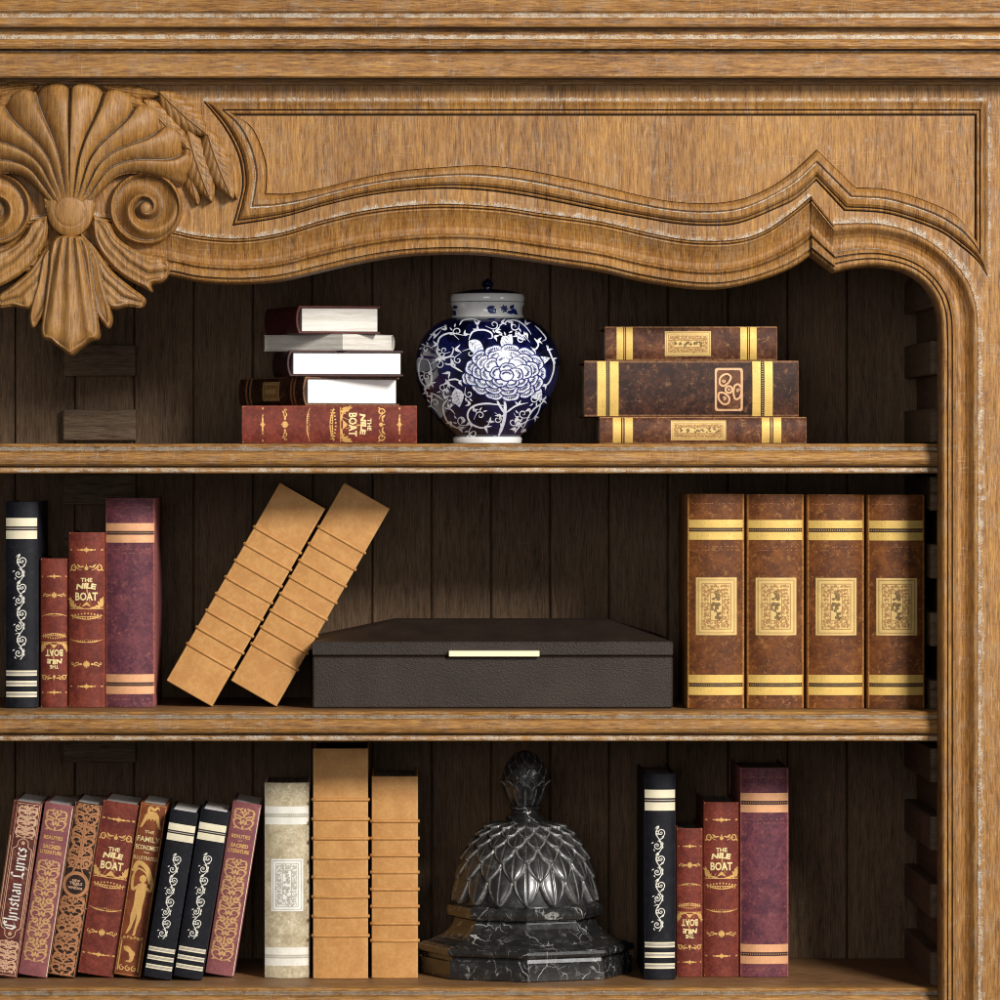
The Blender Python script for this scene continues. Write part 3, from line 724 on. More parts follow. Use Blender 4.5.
def rinceau(d, u0, v0, v1, amp, w):
    """waving stem with curling side shoots"""
    n = 8; L = (v1-v0)/n; pts = []; rr = random.Random(6)
    for k in range(n*8+1):
        t = k/8; pts.append((u0+amp*.5*math.sin(math.pi*t), v0+L*t))
    d.line(pts, w*.8, False)
    for k in range(n):
        sg = 1 if k % 2 == 0 else -1; cy = v0+L*(k+.5); cx = u0-sg*amp*.30; A = amp*rr.uniform(.62, .85)
        d.spiral(cx, cy, A, amp*.12, sg*math.pi*.5, -sg*1.5, w*.85, 22)
        d.disc(cx, cy, w*.6, n=8)
        for q in range(3):
            a = sg*(.9+q*1.5); d.leaf(cx+A*.95*math.cos(a), cy+A*.95*math.sin(a), amp*.42, w*1.1, a+.9*sg, .4*sg)
        d.leaf(u0+sg*amp*.5, cy, amp*.62, w*1.2, sg*1.0, .5); d.leaf(u0+sg*amp*.5, cy, amp*.5, w*1.1, -sg*1.0, -.4)
        d.leaf(u0, cy+L*.5, amp*.8, w*1.0, (0 if sg > 0 else math.pi)+rr.uniform(-.5, .5), .5)
def style_black(r, S, w, h):
    a = Deco(S)
    m_ = w/2-.0008
    pair_bands(r, S, w, h, .08, .181, F_champ, F_dot, False)
    d = Deco(S, .0002); d.rect(-m_, m_, h*(1-.1325), h*(1-.1285), 12); d.build('centre_rule', F_grey, r)
    for v0 in (.818, .868, .921):
        d = Deco(S); d.rect(-m_, m_, h*(1-v0-.026), h*(1-v0-.018), 12); d.rect(-m_, m_, h*(1-v0-.008), h*(1-v0), 12); d.build('foil_rule', F_champ, r)
        d = Deco(S, .0001); d.rect(-m_, m_, h*(1-v0-.0165), h*(1-v0-.0095), 12); d.build('grey_rule', F_grey, r)
    d = Deco(S); rinceau(d, -w*.03, h*.235, h*.745, w*.20, w*.034); d.build('scrollwork', F_white, r)
def scrollbar_(d, cy, W, H, kind):
    """slim symmetrical ornaments of the river-book spines"""
    for sg in (-1, 1):
        X = lambda a: sg*a*W/2
        if kind == 0:
            d.line([(X(.12), cy), (X(.5), cy), (X(.98), cy)], H*.16, False); d.leaf(X(.14), cy, W*.15, H*.4, 0 if sg > 0 else math.pi)
            d.line([(X(.5), cy+H*.16), (X(.98), cy+H*.16)], H*.07, False)
            d.disc(X(.9), cy, H*.13)
        elif kind == 1:
            d.spiral(X(.74), cy+H*.02, W*.11, W*.02, math.pi*.5, -sg*1.2, H*.16, 16, [(X(.3), cy-H*.25), (X(.5), cy-H*.1)])
            d.leaf(X(.32), cy+H*.1, W*.16, H*.28, .4 if sg > 0 else math.pi-.4, .3*sg); d.leaf(X(.9), cy-H*.1, W*.08, H*.2, -.9 if sg > 0 else math.pi+.9)
            d.leaf(X(.12), cy+H*.25, W*.2, H*.2, -.2 if sg > 0 else math.pi+.2)
        elif kind == 2:
            for k in range(5): d.disc(X(.1+.19*k), cy+H*(.32-.05*k), H*.09, H*.11, 8)
            d.line(crom([(X(0), cy-H*.32), (X(.4), cy-H*.22), (X(.95), cy+H*.05)], 6), H*.12)
            d.line(crom([(X(0), cy-.02*H), (X(.5), cy), (X(.98), cy+H*.08)], 6), H*.1)
            for k in range(6): d.leaf(X(.08+.15*k), cy-H*.02, H*.3, H*.1, -math.pi/2)
        elif kind == 3:
            d.line(crom([(X(0), cy-H*.22), (X(.45), cy-H*.14), (X(.98), cy+H*.22)], 6), H*.18)
            d.line([(X(0), cy+H*.22), (X(.95), cy+H*.24)], H*.09, False)
            for k in range(5): d.leaf(X(.08+.12*k), cy+H*.2, H*.34, H*.09, -math.pi/2+sg*.4)
        elif kind == 4:
            d.spiral(X(.55), cy, W*.07, W*.015, 0 if sg > 0 else math.pi, sg*1.1, H*.15, 14); d.spiral(X(.8), cy+H*.05, W*.055, W*.01, math.pi*.5, -sg*1.1, H*.12, 12)
            d.leaf(X(.24), cy, W*.12, H*.3, 0 if sg > 0 else math.pi); d.leaf(X(.6), cy-H*.1, W*.12, H*.2, -.5 if sg > 0 else math.pi+.5)
    if kind in (0, 4):
        d.disc(0, cy, W*.085, H*.32, 14); 
        if kind == 4: d.ring(0, cy, H*.42, H*.08, 18)
        for a in (1, -1): d.leaf(0, cy+a*H*.3, H*.3, H*.12, a*math.pi/2)
    if kind == 1:
        d.disc(0, cy, W*.06, H*.25, 12); d.leaf(0, cy+H*.2, H*.35, H*.14, math.pi/2)
def style_nile(r, S, w, h):
    d = Deco(S); W = w*.92; H = h*.040
    d.line([(-w*.47, h*.994), (w*.47, h*.994)], h*.006, False); d.line([(-w*.47, h*.008), (w*.47, h*.008)], h*.008, False)
    d.build('gilt_edge_lines', F_gilt, r)
    for vv, k, hh in ((.10,0,.8),(.205,1,1.15),(.48,2,1.3),(.62,3,.9),(.753,4,1.0),(.88,0,.75)):
        d = Deco(S); scrollbar_(d, h*(1-vv), W, H*hh, k); d.build('gilt_ornament', F_gilt, r)
    d = Deco(S, .0002)
    d.text('THE', 0, h*(1-.272), w*.32, h*.024, bold=.03)
    d.text('NILE', -w*.01, h*(1-.312), w*.56, h*.032, bold=.05, shear=.12, arch=.22)
    d.text('BOAT', 0, h*(1-.366), w*.62, h*.048, bold=.03)
    d.build('title_lettering', F_goldp, r)
    d = Deco(S, .00015); y = h*(1-.435)
    d.rect(-w*.46, w*.46, y-h*.003, y+h*.002, 12)
    d.poly([(-w*.22, y+h*.003), (w*.22, y+h*.003), (w*.12, y+h*.014), (w*.05, y+h*.032), (0, y+h*.040), (-w*.05, y+h*.030), (-w*.12, y+h*.014)])
    d.line([(-w*.2, y+h*.01), (w*.02, y+h*.11)], w*.035); d.line([(w*.10, y+h*.03), (0, y+h*.12), (0, y+h*.155)], w*.03)
    for sg in (-1, 1):
        for k in range(4): d.leaf(sg*w*.38, y+h*.012*k, w*.17, w*.07, (math.pi*.25+.5*k) if sg < 0 else math.pi-(math.pi*.25+.5*k), .2)
        d.leaf(sg*w*.42, y+h*.004, h*.065, w*.09, math.pi/2, -.1*sg); d.disc(sg*w*.36, y+h*.016, w*.05, h*.008)
        d.line(crom([(sg*w*.30, y+h*.012), (sg*w*.22, y+h*.006), (sg*w*.1, y+h*.004)], 4), w*.05)
    d.build('boat_emblem', F_gilt, r)
def damask(d, cx, cy, W, H, lw, variant=0):
    """mirrored scroll-and-leaf cell W wide, H tall centred on cx,cy"""
    for sg in (-1, 1):
        f = lambda a, b: (cx+sg*a*W/2, cy+b*H/2)
        s1 = crom([f(.08,-.9), f(.55,-.75), f(.86,-.35), f(.62,.0), f(.25,-.12), f(.34,-.42), f(.58,-.38)], 5); d.line(s1, lw*1.15)
        s2 = crom([f(.1,.05), f(.4,.2), f(.85,.35), f(.8,.75), f(.42,.8), f(.32,.5), f(.56,.5)], 5); d.line(s2, lw*1.1)
        for (a, b, L, wd, an) in ((.86,-.35,.24,.085,1.2),(.70,.02,.24,.085,.5),(.88,.4,.20,.08,1.9),(.42,.8,.2,.085,2.4),(.55,-.75,.22,.08,-.7),(.12,-.55,.26,.10,1.1),(.1,.35,.26,.10,1.0),(.3,.0,.2,.08,2.2)):
            x, y = f(a, b); A = an if sg > 0 else math.pi-an; d.leaf(x, y, L*W*.75, wd*W, A, .3*sg)
    for k in (-.9, -.35, .15, .62):
        d.leaf(cx, cy+k*H/2, H*.17, W*.11, math.pi/2); d.disc(cx, cy+k*H/2, W*.04, n=8)
def style_beauties(r, S, w, h):
    d = Deco(S); damask(d, -w*.03, h*.905, w*.78, h*.13, w*.05); d.build('gilt_headpiece', F_rosegilt, r); d = Deco(S)
    for k in range(5): damask(d, -w*.03, h*(.615-.118*k), w*.82, h*.125, w*.042)
    for k in range(4):
        for sg in (-1, 1): d.spiral(-w*.03+sg*w*.2, h*(.555-.118*k), w*.13, w*.02, math.pi/2, sg*1.2, w*.05, 16)
    d.build('gilt_scrollwork', F_rosegilt, r)
    d = Deco(S, .0002)
    d.text('BEAUTIES', -w*.03, h*.803, w*.66, h*.022, bold=.03); d.text('of', -w*.03, h*.778, w*.14, h*.011, bold=.02)
    d.text('SACRED', -w*.03, h*.750, w*.62, h*.023, bold=.04); d.text('LITERATURE', -w*.03, h*.718, w*.74, h*.022, bold=.03)
    d.build('title_lettering', F_gilt, r)
    d = Deco(S); d.rect(w*.455, w*.475, h*.01, h*.985, 2); d.build('gilt_joint_line', F_champ, r)
def style_ornate(r, S, w, h):
    d = Deco(S); rr = random.Random(4)
    d.frame(-w*.47, w*.47, h*.006, h*.994, w*.02)
    for yc in (.93, .80, .68, .40, .29, .18, .065):
        damask(d, 0, h*yc, w*.90, h*.125, w*.065)
        for sg in (-1, 1):
            d.spiral(sg*w*.30, h*(yc+.05), w*.10, w*.02, 0, sg*1.3, w*.045, 16); d.disc(sg*w*.30, h*(yc-.035), w*.055, n=8)
    for k in range(70):
        x = rr.uniform(-.44, .44)*w; y = rr.uniform(.02, .98)*h
        if abs(y-h*.53) < h*.08 and abs(x) < w*.4: continue
        d.leaf(x, y, w*.12, w*.045, rr.uniform(0, 6.3), .3)
    for y in (.86, .24): d.rect(-w*.3, w*.3, h*y, h*(y+.010)); d.line(crom([(-w*.4,h*y-h*.01),(0,h*(y+.03)),(w*.4,h*y-h*.01)],6), w*.05)
    for sg in (-1, 1):
        d.ring(sg*w*.26, h*.655, w*.12, w*.05, 18); d.disc(sg*w*.26, h*.655, w*.06); d.line(crom([(sg*w*.03,h*.90),(sg*w*.05,h*.7),(sg*w*.12,h*.62),(sg*w*.36,h*.57)],6), w*.055)
        d.ring(sg*w*.25, h*.33, w*.11, w*.05, 18); d.disc(sg*w*.25, h*.33, w*.05)
    d.build('bronze_foliage', F_bronze, r)
    d = Deco(S, .0003); d.disc(0, h*.53, w*.47, w*.47, 36); d.build('title_roundel', F_bronze, r)
    d = Deco(S, .0004); d.disc(0, h*.53, w*.35, w*.35, 32); d.build('roundel_ground', M_ink, r)
    d = Deco(S, .0005)
    d.text('NEW', 0, h*.552, w*.28, h*.014, bold=.03); d.text('TRIALS', 0, h*.536, w*.46, h*.015, bold=.03)
    d.text('OF', 0, h*.524, w*.14, h*.008, bold=.03); d.text('WINDSOR', 0, h*.510, w*.54, h*.014, bold=.03); d.build('title_lettering', F_copdark, r)
def style_lyrics(r, S, w, h):
    d = Deco(S); 
    for cy in (.945, .885, .825, .055, .115, .175):
        damask(d, w*.05, h*cy, w*.74, h*.062, w*.038)
    rr = random.Random(9)
    for k in range(60):
        y = rr.choice([rr.uniform(.015, .20), rr.uniform(.80, .985)])*h; d.leaf(w*.05+rr.uniform(-.36, .36)*w, y, w*.10, w*.04, rr.uniform(0, 6.3), .3)
    d.frame(-w*.36, w*.44, h*.01, h*.99, w*.018)
    c = w*.04; q = w*.33
    d.line(crom([(c-q,h*.28),(c-q,h*.5),(c-q,h*.73)],4)+crom([(c-q,h*.73),(c-q*.6,h*.745),(c-q*.5,h*.775),(c,h*.79),(c+q*.5,h*.775),(c+q*.6,h*.745),(c+q,h*.73)],5), w*.03, False)
    d.line(crom([(c+q,h*.73),(c+q,h*.5),(c+q,h*.28)],4)+crom([(c+q,h*.28),(c+q*.6,h*.265),(c+q*.5,h*.235),(c,h*.22),(c-q*.5,h*.235),(c-q*.6,h*.265),(c-q,h*.28)],5), w*.03, False)
    for y in (.765, .245):
        for k in range(5): d.leaf(c, h*y, w*.09, w*.05, k*2*math.pi/5+math.pi/2)
    d.line([(-w*.44, h*.3), (-w*.44, h*.8)], w*.03, False)
    d.build('gilt_scrollwork', F_copdark, r)
    d = Deco(S, .0003); gothic(d, 'Christian Lyrics', c+w*.02, h*.505, h*.475, math.pi/2); d.build('title_lettering', F_white, r)
def style_family(r, S, w, h):
    d = Deco(S); q = w/2
    d.frame(-w*.47, w*.47, h*.008, h*.992, w*.012)
    for sg in (-1, 1):
        d.poly([(sg*q*.80, h*.855), (sg*q*.62, h*.86), (sg*q*.22, h*.925), (sg*q*.30, h*.95), (sg*q*.52, h*.93)])
    d.disc(-q*.05, h*.945, q*.32, h*.010); d.line(crom([(-q*.3,h*.93),(-q*.25,h*.975),(q*.1,h*.965),(q*.35,h*.98),(q*.5,h*.965)],5), w*.1); d.poly([(-q*.28,h*.91),(q*.22,h*.91),(q*.3,h*.95),(-q*.3,h*.95)])
    for k in range(3): d.line(crom([(-q*.3+k*q*.25,h*.90),(-q*.25+k*q*.25,h*.93),(-q*.1+k*q*.15,h*.955)],4), w*.05)
    d.build('gilt_crest', F_gilt, r)
    d = Deco(S, .0002)
    d.text('THE', 0, h*.835, w*.36, h*.016, bold=.015); d.text('FAMILY', 0, h*.793, w*.84, h*.031, bold=.01)
    d.text('ECONOMIST', 0, h*.745, w*.86, h*.027, bold=.02); d.rect(-w*.1, w*.1, h*.715, h*.719, 2); d.text('ILLUSTRATED', 0, h*.684, w*.88, h*.021, bold=.0)
    d.build('title_lettering', F_goldp, r)
    d = Deco(S, .00018)   # figure carrying a basket on its head
    d.line(crom([(-q*.75,h*.60),(-q*.45,h*.655),(q*.25,h*.625),(q*.65,h*.56)],6), w*.17, False); d.line(crom([(-q*.7,h*.585),(-q*.4,h*.62),(q*.2,h*.60),(q*.6,h*.54)],6), w*.06, False)
    d.disc(q*.05, h*.565, w*.13, h*.022, 16)
    d.poly([(-q*.30,h*.53),(q*.10,h*.545),(q*.42,h*.535),(q*.42,h*.47),(q*.34,h*.42),(q*.30,h*.38),(-q*.36,h*.38),(-q*.34,h*.43),(-q*.36,h*.48)])
    d.line(crom([(-q*.28,h*.52),(-q*.62,h*.50),(-q*.70,h*.57),(-q*.55,h*.615)],5), w*.10); d.line(crom([(q*.35,h*.52),(q*.72,h*.50),(q*.74,h*.555),(q*.6,h*.58)],5), w*.10)
    d.poly([(-q*.36,h*.40),(q*.02,h*.385),(-q*.08,h*.33),(-q*.30,h*.27),(-q*.48,h*.245),(-q*.62,h*.24),(-q*.42,h*.30),(-q*.46,h*.35)])
    d.poly([(-q*.02,h*.385),(q*.32,h*.40),(q*.34,h*.34),(q*.14,h*.28),(q*.10,h*.235),(-q*.10,h*.235),(-q*.02,h*.28),(q*.02,h*.33)])
    for k in range(6): d.spiral(-q*.65+k*q*.26, h*.222, w*.055, w*.01, 0, 1.1*(1 if k % 2 else -1), w*.04, 12)
    d.line([(-q*.85,h*.21),(q*.75,h*.21)], w*.04, False)
    for x in (-q*.8, q*.72): d.line([(x,h*.03),(x,h*.2)], w*.05, False)
    d.line(crom([(-q*.55,h*.165),(-q*.2,h*.155),(q*.1,h*.125),(q*.05,h*.09),(-q*.3,h*.085)],5), w*.16); d.leaf(-q*.6,h*.17,w*.3,w*.13,-.8); d.disc(q*.1,h*.13,w*.12,h*.018)
    for k in range(3): d.spiral(-q*.5+k*q*.45, h*.045, w*.12, w*.03, math.pi/2, 1.2, w*.05, 14)
    d.build('gilt_figure', F_gilt, r)
def ribs(r, w, h, B, d_, mat, fr=(.223,.308,.392,.476,.56,.645,.73,.814)):
    for q in fr:
        z = h*(1-q); v, f = [], []; path = [(-w/2-.0006, B+.012)] + [(x, B*min(1, abs(2*x/w))**2.4-.0002 if abs(x) < w/2-.0008 else B*.9) for x in np.linspace(-w/2-.0005, w/2+.0005, 15)] + [(w/2+.0006, B+.012)]
        K = 8; rad = .0017
        p = np.array(path); T = np.gradient(p, axis=0); T /= np.hypot(T[:,0], T[:,1])[:,None]; N = np.c_[T[:,1], -T[:,0]]
        for (x, y), nn in zip(p, N):
            for k in range(K):
                a = 2*math.pi*k/K; v.append((x+nn[0]*rad*.8*math.cos(a), y+nn[1]*rad*.8*math.cos(a), z+rad*math.sin(a)))
        for i in range(len(p)-1):
            for k in range(K): f.append((i*K+k, i*K+(k+1) % K, (i+1)*K+(k+1) % K, (i+1)*K+k))
        f += [tuple(range(K)), tuple(range(len(v)-1, len(v)-K-1, -1))]
        o = mesh('raised_band', v, f, mat, r, True); fix_normals(o)

def place_up(x0, x1, yt, yb, Y, zshelf):
    """measured spine outline -> width, height, location"""
    w = (x1-x0)/1000*(CD+Y)/CD; hgt = (yb-yt)/1000*(CD+Y)/CD
    return w, hgt, ((wx(x0, Y)+wx(x1, Y))/2, Y, zshelf+.0002)
ZT, ZM, ZL = ZS
def yfor(py, front): # depth at which the shelf top projects to row py
    return CD*((front-460)/(py-460)-1)
def up(x0, x1, yt, Y, zi, dep, B=.0078, **kw):
    w = (x1-x0)/1000*(CD+Y)/CD; zt = wz(yt, Y); z0 = ZS[zi]+.0002
    return dict(w=w, h=zt-z0, d=dep, B=B, loc=((wx(x0, Y)+wx(x1, Y))/2, Y, z0), **kw)
GB = 'four matching brown and gold volumes'
# --- middle shelf, right
for i, (a, b_) in enumerate([(687.5,744.8),(747.2,804.4),(807.4,864.7),(868,925.3)]):
    lab = ['brown leather book with gilt label standing right beside the dark flat box',
           'second from left of the four matching brown books with gilt labels',
           'third from left of the four matching brown books with gilt labels',
           'brown book with gilt label at the right end of the middle shelf'][i]
    r, S, w, h = book(name='book', label=lab, group=GB, cover_mat=M_brown, pages=M_paged, **up(a, b_, 494+.3*i, .055, 1, .17))
    style_gilt(r, S, w, h, F_gold, F_dot, seed=5)
# --- middle shelf, left
r, S, w, h = book(name='book', label='black book with pale gold bands at the left end of the middle shelf', group='black books with silver scrollwork', cover_mat=M_black, pages=M_paged, **up(5.2, 37.4, 501.5, .07, 1, .17)); style_black(r, S, w, h)
def flip_up(x0, x1, yt, Y, zi, dep, label, group):
    k = up(x0, x1, yt, Y, zi, dep); k['rot'] = (0, math.pi, 0); k['loc'] = (k['loc'][0], k['loc'][1], k['loc'][2]+k['h'])
    r, S, w, h = book(name='book', label=label, group=group, cover_mat=M_red, pages=M_paged, **k); style_nile(r, S, w, h)
GN = 'red gilt-titled boat books'
flip_up(40.3, 68, 558.4, .09, 1, .15, 'small red gilt-titled book standing upside down on the middle shelf', GN)
r, S, w, h = book(name='book', label='taller red gilt-titled book standing upright beside the maroon one on the middle shelf', group=GN, cover_mat=M_red, pages=M_paged, **up(68.3, 104.6, 532.4, .085, 1, .16)); style_nile(r, S, w, h)
GM = 'tall maroon books with rose gold bands'
r, S, w, h = book(name='book', label='tall maroon book with rose gold bands on the middle shelf', group=GM, cover_mat=M_maroon, pages=M_paged, **up(105, 154.6, 498, .085, 1, .17)); style_gilt(r, S, w, h, F_copper, F_dot, None, seed=8)
# --- lower shelf, right
r, S, w, h = book(name='book', label='black book with pale gold bands standing upright right of the marble dome', group='black books with silver scrollwork', cover_mat=M_black, pages=M_paged, **up(644.3, 675.8, 773.3, .085, 2, .17)); style_black(r, S, w, h)
flip_up(676.6, 702.8, 828.4, .115, 2, .15, 'small red gilt-titled book standing upside down on the bottom shelf', GN)
r, S, w, h = book(name='book', label='red gilt-titled book upright beside the tall maroon one on the bottom shelf', group=GN, cover_mat=M_red, pages=M_paged, **up(703.9, 739.2, 802.4, .115, 2, .15)); style_nile(r, S, w, h)
r, S, w, h = book(name='book', label='tall maroon book with rose gold bands at the right of the bottom shelf', group=GM, cover_mat=M_maroon, pages=M_paged, **up(740.3, 789.2, 768, .11, 2, .16)); style_gilt(r, S, w, h, F_copper, F_dot, None, seed=8)
# --- lower shelf, middle
r, S, w, h = book(name='book', label='cream vellum book with ivory bands and label on the bottom shelf', group=None, cover_mat=M_cream, pages=M_paged, **up(264.3, 309.3, 783, .10, 2, .15)); style_gilt(r, S, w, h, F_white, F_crmg, m1=F_crm, m2=F_crmg, seed=5)
GT = 'tan calf books with raised bands'
for (a, b_, yt, Y, lab) in ((313, 368, 748.5, .095, 'tallest upright tan book with raised bands, beside the cream book'), (371.7, 418, 776.4, .10, 'shorter upright tan book with raised bands, next to the marble dome')):
    k = up(a, b_, yt, Y, 2, .17, B=.0024); r, S, w, h = book(name='book', label=lab, group=GT, cover_mat=M_tan, pages=M_paged, **k); ribs(r, w, h, .0024, .17, M_tan)
# --- leaning books: pivot on the lower right corner
def lean(brx, w_px, h_px, tilt, Y, zi, dep, style, mat, label, group=None, pages=None, B=.002, xz=0.0):
    pages = pages or M_pagew
    k = (CD+Y)/CD; w = w_px/1000*k; h = h_px/1000*k; a = math.radians(tilt)
    X = wx(brx, Y); z0 = ZS[zi]+.0003
    loc = (X-w/2*math.cos(a), Y, z0+w/2*math.sin(a))
    r, S, w, h = book(w, h, dep, 'book', label, group, mat, B, loc, (0, a, 0), pages, lip=.0010)
    if style: style(r, S, w, h)
    return r, S, w, h
GTl = GT
for br, lab in ((212, 'left one of the two leaning tan books with raised bands'), (276.4, 'tan book with raised bands leaning against the corner of the dark flat box')):
    r, S, w, h = lean(br, 52.6, 228, 29.8, .10, 1, .17, None, M_tan, lab, GT, M_paged, .0024); ribs(r, w, h, .0024, .17, M_tan)
lean(16.5, 28.5, 176, 8.4, .10, 2, .13, style_lyrics, M_lyr, 'chestnut book lettered Christian Lyrics in gothic script, leaning at the far left')
lean(47, 29.3, 174, 8.9, .10, 2, .13, style_beauties, M_pink, 'rose book on Sacred Literature leaning beside the gothic-lettered book', 'rose books on sacred literature')
lean(74.7, 28.0, 175, 9.2, .10, 2, .13, style_ornate, M_ink, 'leaning dark book densely covered in bronze foliage with a round title medallion')
lean(113.5, 36.5, 174.5, 8.5, .105, 2, .13, style_nile, M_red, 'leaning red gilt-titled boat book beside the bronze-patterned one', GN)
lean(140.3, 26.8, 174.5, 8.9, .10, 2, .13, style_family, M_russet, 'russet Family book with gilt figure carrying a basket, leaning')
GK = 'black books with silver scrollwork'
lean(171, 28.0, 169.5, 9.3, .075, 2, .13, style_black, M_black, 'left of the two leaning black books with pale gold bands', GK)
lean(201.7, 28.6, 170, 9.4, .075, 2, .13, style_black, M_black, 'right of the two leaning black books with pale gold bands, beside the rose one', GK)
lean(233.6, 28.8, 174.5, 9.2, .11, 2, .13, style_beauties, M_pink, 'rose book on Sacred Literature leaning towards the cream book', 'rose books on sacred literature')
# --- stack on the right of the top shelf (lying, spine to the front)
def lying(x0, x1, yt, z0, Y, dep, mat, label, group, headright=False, B=.0035, cat='book', pages=None):
    k = (CD+Y)/CD; h = (x1-x0)/1000*k; zt = wz(yt, Y); w = zt-z0
    s_ = 1 if headright else -1; X = wx(x0, Y) if headright else wx(x1, Y)
    r, S, w, h = book(w, h, dep, 'book', label, group, mat, B, (X, Y, z0+w/2), (0, s_*math.pi/2, 0), pages); return r, S, w, h, zt
def style_stack(r, S, w, h, bands, lab, kind, seed):
    for (a, b_) in bands:   # fractions along the spine measured from the foot
        t = b_-a
        for q0, q1 in ((a, a+t*.41), (b_-t*.41, b_)):
            d = Deco(S); d.rect(-w/2+.0006, w/2-.0006, h*q0, h*q1, 16); d.build('foil_band', F_gold, r)
        d = Deco(S, .0001); d.rect(-w/2+.0006, w/2-.0006, h*(a+t*.43), h*(b_-t*.43), 12); d.build('beaded_line', F_dot, r)
        if kind == 1:
            d = Deco(S, .0002); n = 24
            for k in range(n): d.disc(-w*.49+w*.98*(k+.5)/n, h*(a+b_)/2, .0005, .0007, 6)
            d.build('bead_dots', F_gold, r)
        else:
            d = Deco(S, .0002); d.rect(-w/2+.0006, w/2-.0006, h*(a+b_)/2-.0004, h*(a+b_)/2+.0004, 12); d.build('centre_rule', F_gilt, r)
    a, b_, c, e = lab
    if kind == 0: label_panel(r, S, c*w, e*w, a*h, b_*h, F_lab, F_labd, seed, True)
    else:
        U0, U1, V0, V1 = c*w, e*w, a*h, b_*h; cu, cv = (U0+U1)/2, (V0+V1)/2; RW, RH = (U1-U0)/2, (V1-V0)/2
        def plate(dd, m, rad=.0026, n=28):
            pts = []
            for k in range(n+1):
                x = -(RW-m)+2*(RW-m)*(.5-.5*math.cos(math.pi*k/n)); ex = max(0, abs(x)-(RW-m-rad)); hh = RH-m-(rad-math.sqrt(max(0, rad*rad-ex*ex)))
                pts += [(cu+x, cv-hh), (cu+x, cv+hh)]
            dd._add(pts, [(2*k, 2*k+2, 2*k+3, 2*k+1) for k in range(n)])
        d = Deco(S, .0003); plate(d, 0); d.build('emblem_plate', F_rosegilt2, r)
        d = Deco(S, .0004); plate(d, .0022); d.build('emblem_ground', M_brownmid, r)
        d = Deco(S, .0005); q = RH*.9
        d.ring(cu, cv, q*.27, q*.16, 20); d.disc(cu, cv, q*.09)
        for A0 in (2.6, .55, 4.6):
            ox, oy = cu+math.cos(A0)*q*.35*1.2, cv+math.sin(A0)*q*.35
            ring_ = [(cu+math.cos(A0+t_)*rad_*1.25, cv+math.sin(A0+t_)*rad_) for t_, rad_ in ((-.55,q*.45),(-.75,q*.8),(-.4,q*1.0),(.1,q*1.02),(.5,q*.85),(.6,q*.55),(.25,q*.4))]
            ring_ = [(min(max(x, cu-RW*.9), cu+RW*.9), min(max(y, cv-RH*.9), cv+RH*.9)) for x, y in ring_]
            d.line(crom(ring_+[ring_[0]], 4), q*.15, False)
            d.spiral(cu+math.cos(A0)*q*.72*1.1, cv+math.sin(A0)*q*.72, q*.16, q*.03, A0, 1.2, q*.1, 12)
        d.build('emblem_motif', F_rosegilt2, r)
F_rosegilt2 = foil('buff_gilding', (.68,.40,.20), (.35,.15,.08), .1, .5, .35)
GS = 'brown and gold books stacked on the top shelf'
z = ZT+.0002
r, S, w, h, z = lying(599.4, 806.6, 417, z, .06, .15, M_brownmid, 'slim brown book with gilt label, bottom of the stack right of the jar', GS)
style_stack(r, S, w, h, [(1-(242-113)/797, 1-(165-113)/797), (1-(813-113)/797, 1-(738-113)/797)], (1-(600-113)/797, 1-(388-113)/797, -.38, .37), 0, 3)
r, S, w, h, z = lying(584.3, 798.8, 360.6, z+.0003, .06, .16, M_browndk, 'thick dark brown book with square trefoil emblem, middle of the right-hand stack', GS)
style_stack(r, S, w, h, [(1-(187-55)/825, 1-(105-55)/825), (1-(780-55)/825, 1-(702-55)/825)], (1-(665-55)/825, 1-(557-55)/825, -.40, .37), 1, 3)
r, S, w, h, z = lying(605, 777.3, 326.5, z+.0003, .06, .14, M_brownmid, 'brown book with gilt label on top of the right-hand stack', GS)
style_stack(r, S, w, h, [(1-(242-135)/662, 1-(180-135)/662), (1-(718-135)/662, 1-(655-135)/662)], (1-(542-135)/662, 1-(365-135)/662, -.37, .36), 0, 5)
# --- stack on the left of the top shelf
z = ZT+.0002
r, S, w, h, z = lying(241.6, 417, 405.6, z, .06, .13, M_red, 'red gilt-titled book lying flat under the stack left of the jar', GN, True); style_nile(r, S, w, h)
def askew(cx_px, yt, z0, Y, spine_px, tail_px, ang, mat, label, pages, style=None, flip=False, t=.0022, B=.003, lip=.0022):
    """lying book turned so that one corner points forward at cx_px"""
    a = math.radians(ang); k = (CD+Y)/CD; H = spine_px/1000*k/math.sin(a); D = tail_px/1000*k/math.cos(a); zt = wz(yt, Y); w = zt-z0
    r, S, w, h = book(w, H, D, 'book', label, None, mat, B, (0,0,0), (0,0,0), pages, t=t, lip=lip)
    base = Matrix.Rotation(math.pi/2, 4, 'Y')          # head to +x, tail to -x, spine -y
    if not flip:
        base = Matrix.Rotation(-math.pi/2, 4, 'Y')     # head to -x, foot at x=0 (tail faces +x)
        rot = Matrix.Rotation(-(math.pi/2-a), 4, 'Z')
        M = Matrix.Translation((wx(cx_px, Y), Y, z0+w/2)) @ rot @ base
    else:
        rot = Matrix.Rotation(math.pi/2+a, 4, 'Z')     # spine turned away, fore edge and head to the front
        base = Matrix.Rotation(-math.pi/2, 4, 'Y') @ Matrix.Translation((0, -D, -H))
        M = Matrix.Translation((wx(cx_px, Y), Y, z0+w/2)) @ rot @ base
    r.matrix_world = M
    if style: style(r, S, w, h)
    return zt
